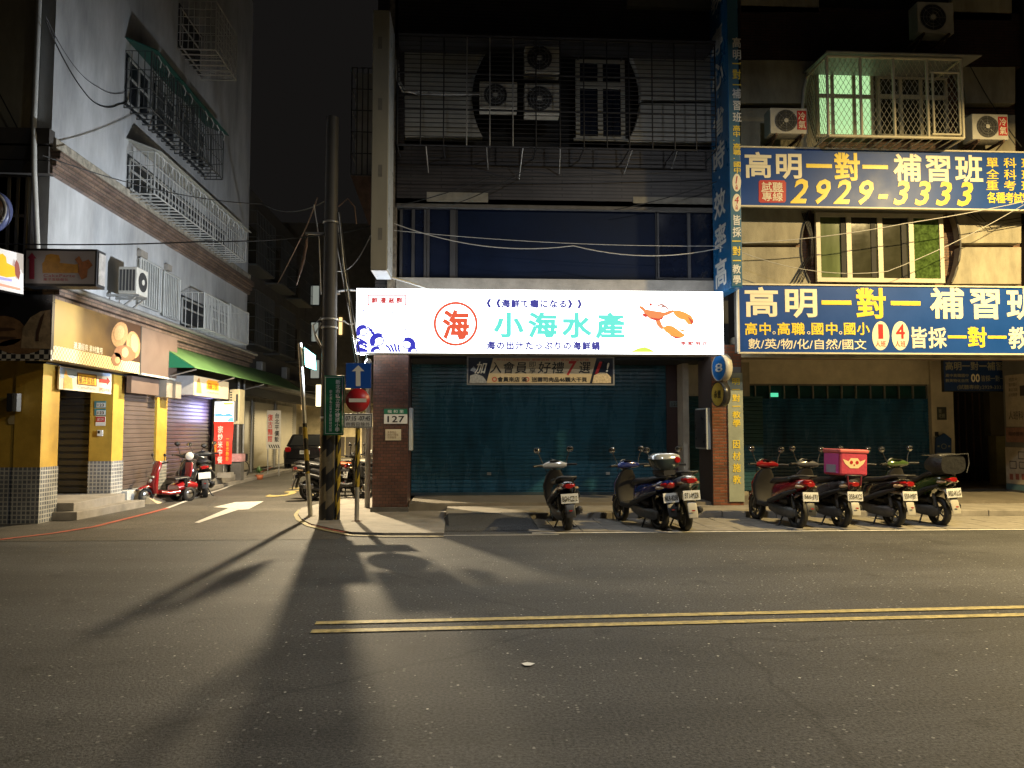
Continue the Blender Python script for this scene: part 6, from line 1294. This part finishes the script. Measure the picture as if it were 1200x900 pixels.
def back(px, py, dy=.60, yaw=0):   # scooter origin from where its rear tyre touches the ground
    x, y = G(px, py); return (x - math.sin(-yaw) * -dy * -1 if False else x + dy * -math.sin(yaw), y + dy * math.cos(yaw))
FG = 'scooters parked in the strip before the shops'
scooter('black scooter parked alone beside the asphalt ramp, rear to the road', back(665, 622, yaw=R(3)), R(3), BLK, 'BGH-CZ12', group=FG, head=SILV, lean=-3)
scooter('deep blue scooter with silver top case, left of the white one', back(773, 621, yaw=R(18)), R(18), DBLU, 'NLR-8238', group=FG, topbox=tb_case, tail=1.15, lean=-2)
scooter('silver white scooter tight against the right side of the blue one', back(803, 622, yaw=R(4)), R(4), SILV, '571-MZR', group=FG, rear_z=.08, mudflap=CRM, tail=1.15, lean=-2)
scooter('dark red scooter, leftmost of the four by the navy shutter', back(934, 619.5, yaw=R(9)), R(9), DRED, '566-JTJ', group=FG, head=DRED, lean=2)
scooter('grey scooter carrying the big pink delivery bag', back(985, 618.5, yaw=R(9)), R(9), GRYP, '358-KCS', group=FG, topbox=tb_delivery, lean=2, mudflap=CRM)
scooter('plain black scooter between the pink bag scooter and the green one', back(1047, 618, yaw=R(11)), R(11), BLK, '559-MBT', group=FG, head=CRM, mudflap=CRM, lean=2, tail=1.1)
scooter('dark green scooter with black cargo bag, rightmost in the row', back(1101, 616.5, yaw=R(8)), R(8), GRNP, '982-KLG', group=FG, topbox=tb_basket, rear_z=.06, mudflap=CRM, lean=-2)
AG_ = 'scooters parked in the alley'
x_, y_ = G(405, 584); 
scooter('black scooter behind the striped poles nose to the alley wall, nearest there', (x_ - .15, y_ - .2), R(-100), BLK, 'MVB-712', group=AG_, lean=-2)
scooter('dark scooter with orange seat edge beside the tiled pillar in the alley', (x_ + .2, y_ + .7), R(-80), PLAS, 'KAE-330', group=AG_, seat=mat('orange_brown_seat', (.30, .07, .02), .5, var=.2))
scooter('far black scooter behind the two at the striped poles', (x_ - .1, y_ + 1.7), R(-95), BLK, 'PQX-158', group=AG_)
x_, y_ = G(384, 590)
scooter('low black scooter nose out beside the utility pole foot', (x_ + .05, y_ + .9), R(-70), PLAS, 'NDF-604', group=AG_, lean=-3)
scooter('black scooter with silver headlamp cover squeezed behind the no entry post', (x_ + 1.0, y_ + 1.9), R(-60), BLK, 'EPL-227', group=AG_, head=SILV, lean=-3)
x_, y_ = G(221, 584)
scooter('black scooter with bright headlamp beside the red mobility scooter', (x_ - .1, y_ + .0), R(200), BLK, group=AG_, lean=-5)
scooter('black scooter rear to the alley left of the leafy plant', (x_ + .12, y_ + .75), R(20), PLAS, group=AG_, lean=-4)
# red three wheeled mobility scooter
mx, my = G(192, 589)
t = thing('mobility_scooter', 'small red three wheeled mobility scooter with black seat by the bakery ramp', 'mobility scooter', (mx, my + .1, 0))
def P(mb, nm, m_, par=None, bevel=0): return mb.build(nm, m_, par or t, bevel, local=True)
RDM = mat('bright_red_plastic', (.26, .008, .010), .2, var=.1, coat=.8)
for nm, x, y, r in (('front_wheel', 0, .48, .17), ('rear_wheel', -.24, -.42, .16), ('rear_wheel', .24, -.42, .16)):
    w_ = P(MB().lathe((x, y, r), X_, [(r - .06, -.035), (r - .01, -.04), (r, -.02), (r, .02), (r - .01, .04), (r - .06, .035)], 22), nm, TYRE); P(MB().lathe((x, y, r), X_, [(0, -.03), (r - .07, -.03), (r - .06, -.02), (r - .06, .02), (r - .07, .03), (0, .03)], 16), 'hubcap', CHR, w_)
P(MB().loft([((0, .20, .24), X_, Z_, .16, .05, 3), ((0, 0, .20), X_, Z_, .20, .04, 4), ((0, -.22, .22), X_, Z_, .22, .05, 4)], 14), 'floorboard', RDM)
P(MB().loft([((0, -.18, .30), X_, Z_, .20, .08, 3), ((0, -.40, .36), X_, Z_, .27, .12, 3), ((0, -.64, .34), X_, Z_, .24, .08, 3)], 16), 'rear_cowl', RDM)
P(MB().loft([((0, .30, .22), X_, Y_, .12, .06, 2.6), ((0, .34, .42), X_, Y_, .17, .07, 2.6), ((0, .27, .68), X_, Y_, .11, .05, 2.6), ((0, .22, .84), X_, Y_, .13, .06, 2.6), ((0, .20, .92), X_, Y_, .08, .04, 2.4)], 18), 'front_cowl', RDM)
P(MB().loft([((0, .34, .34), Z_, X_, .02, .06, 2.4), ((0, .48, .385), Z_, X_, .03, .09, 2.4), ((0, .66, .33), Z_, X_, .02, .05, 2)], 12), 'front_fender', RDM)
P(MB().tube([(-.24, .12, .90), (-.08, .20, .86), (.08, .20, .86), (.24, .12, .90)], .018, 8), 'handlebar', PLAS)
for s in (-1, 1): P(MB().tube([(s * .16, .18, .88), (s * .22, .2, 1.02)], .008, 5).loft([((s * .22, .19, 1.05), X_, Z_, .03, .03, 2), ((s * .22, .21, 1.05), X_, Z_, .045, .035, 2), ((s * .22, .22, 1.05), X_, Z_, .02, .02, 2)], 10), 'mirror', PLAS)
P(MB().loft([((0, -.12, .50), X_, Z_, .17, .035, 3), ((0, -.30, .52), X_, Z_, .19, .04, 3), ((0, -.48, .52), X_, Z_, .18, .035, 3)], 14), 'seat', SEAT); P(MB().box(-.03, .03, -.36, -.28, .40, .5), 'seat_post', CHR)
bk_ = P(MB().loft([((0, -.50, .54), X_, Y_, .16, .03, 3), ((0, -.53, .72), X_, Y_, .18, .035, 3), ((0, -.56, .86), X_, Y_, .14, .03, 3)], 14), 'backrest', RDM); 
P(MB().lathe((0, .40, .50), (0, 1, .1), [(.05, -.02), (.055, 0), (0, .015)], 14), 'headlamp', LENS); P(MB().box(-.10, .10, .36, .40, .56, .60), 'front_badge', CRM, None, .005)
t.rotation_euler = (0, 0, R(146))
# bicycle
bx_, by_ = G(273, 563)
t = thing('bicycle', 'old dark bicycle leaning by the pink carton in the alley', 'bicycle', (bx_ - .1, by_, 0))
for nm, y in (('wheel', -.5), ('wheel', .5)):
    w_ = P(MB().lathe((0, y, .31), X_, [(.285, -.014), (.31, 0), (.285, .014)], 28), nm, TYRE); sp_ = MB()
    for k in range(12): a = k * math.pi / 6; sp_.cyl((0, y, .31), (0, y + .285 * math.cos(a), .31 + .285 * math.sin(a)), .002, n=3)
    P(sp_, 'spokes', STEEL, w_)
P(MB().tube([(0, -.5, .31), (0, -.05, .28), (0, -.2, .78)], .014, 6).tube([(0, -.05, .28), (0, .36, .72)], .016, 6).tube([(0, -.17, .68), (0, .34, .76)], .016, 6).tube([(0, -.5, .31), (0, -.17, .68)], .01, 6).tube([(0, .5, .31), (0, .33, .86)], .016, 6), 'frame', IRON)
P(MB().loft([((0, -.32, .82), X_, Z_, .08, .025, 2.5), ((0, -.18, .83), X_, Z_, .05, .025, 2.5), ((0, -.06, .82), X_, Z_, .02, .015, 2)], 10), 'saddle', SEAT); P(MB().tube([(-.25, .2, .92), (-.1, .33, .9), (.1, .33, .9), (.25, .2, .92)], .012, 6), 'handlebar', STEEL); P(MB().lathe((0, -.05, .28), X_, [(.0, -.03), (.08, -.03), (.08, -.02), (0, -.02)], 16), 'chainring', STEEL)
P(MB().tube([(-.11, .58, .62), (.11, .58, .62), (.11, .38, .62), (-.11, .38, .62), (-.11, .58, .62)], .006, 4).box(-.1, .1, .38, .58, .62, .84), 'basket', IRON)
t.rotation_euler = (0, R(6), R(-28))
# parked car at the end of the alley
cx_, cy_ = G(357, 552); Y0 = cy_
t = thing('parked_car', 'black hatchback parked in the alley, seen from its rear', 'car', (cx_, cy_, 0))
CAR = mat('black_car_paint', (.012, .012, .014), .12, var=.1, coat=1)
def sec(y, hw, z0, z1, p=4): return ((0, y, (z0 + z1) / 2), X_, Z_, hw, (z1 - z0) / 2, p)
P(MB().loft([sec(0, .72, .42, .88), sec(.06, .83, .30, .95), sec(.4, .86, .24, 1.0), sec(2.0, .87, .24, .98), sec(3.3, .86, .24, .92), sec(4.0, .80, .28, .80), sec(4.2, .66, .36, .66)], 24), 'body', CAR)
cb = P(MB().hexa([(-.78, .18, .95), (.78, .18, .95), (.74, 3.0, .93), (-.74, 3.0, .93)], [(-.60, .55, 1.43), (.60, .55, 1.43), (.58, 2.1, 1.43), (-.58, 2.1, 1.43)]), 'cabin', CAR, None, .05)
GLC = mat('car_glass', (.02, .022, .025), .05, var=0)
P(MB().add([(-.62, .20, 1.0), (.62, .20, 1.0), (.50, .49, 1.38), (-.50, .49, 1.38)], [(0, 1, 2, 3)]), 'rear_window', GLC, cb)
for s in (-1, 1):
    P(MB().add([(s * .782, .42, 1.0), (s * .765, 1.5, 1.0), (s * .63, 1.45, 1.38), (s * .63, .65, 1.38)], [(0, 1, 2, 3)]), 'side_window', GLC, cb)
    P(MB().loft([((s * .66, .0, .84), X_, Z_, .12, .10, 3), ((s * .66, -.03, .84), X_, Z_, .10, .085, 3)], 12), 'tail_lamp', TAIL)
    for y in (.75, 3.35):
        w_ = P(MB().lathe((s * .78, y, .31), X_, [(.2, -.09), (.3, -.09), (.31, 0), (.3, .09), (.2, .09)], 22), 'wheel', TYRE); P(MB().lathe((s * .78, y, .31), X_, [(0, -.085), (.19, -.085), (.2, 0), (.19, .085), (0, .085)], 18), 'rim', CHR, w_)
    P(MB().loft([((s * .92, 2.6, 1.0), X_, Z_, .09, .06, 2.5), ((s * .92, 2.7, 1.0), X_, Z_, .06, .04, 2.5)], 10), 'door_mirror', CAR)
P(MB().box(-.8, .8, -.05, .12, .28, .50), 'bumper', CAR, None, .05)
pn = P(MB().box(-.19, .19, -.06, -.03, .66, .80), 'number_plate', WPL); lettering('AJK-5721', BLACKP, pn, (-.16, -.061, .69), X_, Z_, .32, .08, local=True)
t.rotation_euler = (0, 0, R(3))
# ---------------------------------------------------------------- lamps
def lamp(loc, P, col, size=.25, spot=None):
    d = bpy.data.lights.new('lamp_light', 'AREA' if spot is None else 'SPOT'); d.energy = P; d.color = col
    if spot is None: d.shape = 'DISK'; d.size = size
    else: d.spot_size = spot; d.spot_blend = .6; d.shadow_soft_size = size
    o = bpy.data.objects.new('lamp_light', d); COL.objects.link(o); return o
def street_lamp(name, label, base, head, P, col, size=.3, emi=30, tilt=(0, 0)):
    t = thing(name, label, 'street lamp', base, 'street lamps over the road')
    b, h = Vector(base), Vector(head)
    MB().cyl(b, (b.x, b.y, h.z - .5), .11, .07, n=14).build('pole', STEEL, t)
    MB().tube([(b.x, b.y, h.z - .55), (b.x * .9 + h.x * .1, b.y * .9 + h.y * .1, h.z - .1), (b.x * .5 + h.x * .5, b.y * .5 + h.y * .5, h.z + .12), (h.x, h.y, h.z + .06)], .045, 8).build('arm', STEEL, t)
    hd = MB().loft([(h + Vector((0, 0, .10)), (1, 0, 0), (0, 1, 0), .12, .25, 3), (h + Vector((0, 0, .03)), (1, 0, 0), (0, 1, 0), .18, .34, 3), (h, (1, 0, 0), (0, 1, 0), .18, .34, 3)]).build('lamp_head', STEEL, t)
    MB().add([(h.x - .12, h.y - .26, h.z - .004), (h.x - .12, h.y + .26, h.z - .004), (h.x + .12, h.y + .26, h.z - .004), (h.x + .12, h.y - .26, h.z - .004)], [(0, 1, 2, 3)]).build('lamp_glass', emis('lamp_glass_' + name, col, emi), t)
    l = lamp(h, P, col, size); l.parent = t; l.location = h - b - Vector((0, 0, .03)); l.rotation_euler = (tilt[0], tilt[1], 0)
    return t
street_lamp('street_lamp', 'tall steel street lamp with warm head over the right end of the road', (14.5, 13.4, .12), (11.0, 9.2, 8.0), LAMP_RIGHT, (1.0, .73, .31), .3)
street_lamp('street_lamp', 'added unseen cool white fill lamp on a long arm over the road', (7.5, -1.0, 0), (4.6, 6.2, 9.0), LAMP_ROAD_FILL, (.93, .96, 1.0), .4)  # added lamp outside the view, put in to brighten the road
t = thing('alley_lamp', 'warm street lamp on a wall arm over the alley mouth behind the utility pole', 'street lamp', (-1.9, 18.2, 4.75))
lx, ly, lz = -3.27, 18.2, 4.75
MB().tube([(-1.88, ly, lz - .1), (-2.3, ly, lz + .12), (-2.9, ly, lz + .16), (lx + .1, ly, lz + .12)], .03, 8).build('arm', STEEL, t)
MB().loft([((lx, ly, lz + .16), (1, 0, 0), (0, 1, 0), .05, .05, 2), ((lx, ly, lz + .10), (1, 0, 0), (0, 1, 0), .16, .11, 2.5), ((lx, ly, lz + .06), (1, 0, 0), (0, 1, 0), .18, .12, 2.5)]).build('lamp_head', STEEL, t)
d = bpy.data.lights.new('lamp_light', 'SPOT'); d.energy = LAMP_ALLEY; d.color = (1.0, .80, .50); d.shadow_soft_size = .07; d.spot_size = R(166); d.spot_blend = .3
o = bpy.data.objects.new('lamp_light', d); COL.objects.link(o); o.parent = t; o.location = (lx + 1.9, 0, 0)
# cool white flood lamp hung under the left end of the long sign
t = thing('flood_lamp', 'small bright white flood lamp under the left end of the long lit sign', 'lamp', f3(430, 418, 14.35))
q = Vector(f3(429.5, 425, 14.35)); aim = Vector((XL, 17.2, 5.4)); dv = (aim - q).normalized()
MB().cyl(q + Vector((.0, 0, .13)), q, .012, n=6).build('bracket', STEEL, t)
MB().cyl(q - dv * .02, q - dv * .10, .07, .05, n=14).build('housing', STEEL, t); MB().cyl(q - dv * .002, q - dv * .018, .062, n=14).build('lamp_glass', emis('flood_glass', (.9, .96, 1.0), 25), t)
d = bpy.data.lights.new('lamp_light', 'SPOT'); d.energy = LAMP_COOL; d.color = (.86, .93, 1.0); d.shadow_soft_size = .06; d.spot_size = R(125); d.spot_blend = .7
o = bpy.data.objects.new('lamp_light', d); COL.objects.link(o); o.parent = t; o.location = q + dv * .02 - WL(t); o.rotation_euler = dv.to_track_quat('-Z', 'Y').to_euler()

for k_, (lx2, ly2, lz2) in enumerate(((-5.9, 31.5, 3.0), (-3.0, 36.0, 3.2))):
    t = thing('alley_lamp', ('small warm bulkhead lamp on the left wall deep in the alley', 'small warm hanging lamp deep in the alley behind the no entry post')[k_], 'lamp', (lx2, ly2, lz2), 'small lamps deep in the alley')
    MB().lathe((lx2, ly2, lz2), (0, 0, 1), [(0, -.02), (.10, 0), (.12, .05), (.05, .12), (0, .13)], 14).build('lamp_shade', STEEL, t); MB().lathe((lx2, ly2, lz2 - .05), (0, 0, 1), [(0, -.05), (.05, -.03), (.06, .0), (.04, .04), (0, .05)], 12).build('bulb', emis('warm_bulb', (1, .8, .45), 25), t)
    MB().cyl((lx2, ly2, lz2 + .1), (lx2 - (2.3 if k_ == 0 else -1.2), ly2, lz2 + .3), .015, n=6).build('arm', STEEL, t)
    d = bpy.data.lights.new('lamp_light', 'SPOT'); d.energy = 420; d.color = (1, .78, .42); d.spot_size = R(160); d.shadow_soft_size = .06
    o = bpy.data.objects.new('lamp_light', d); COL.objects.link(o); o.parent = t; o.location = (0, 0, -.12)
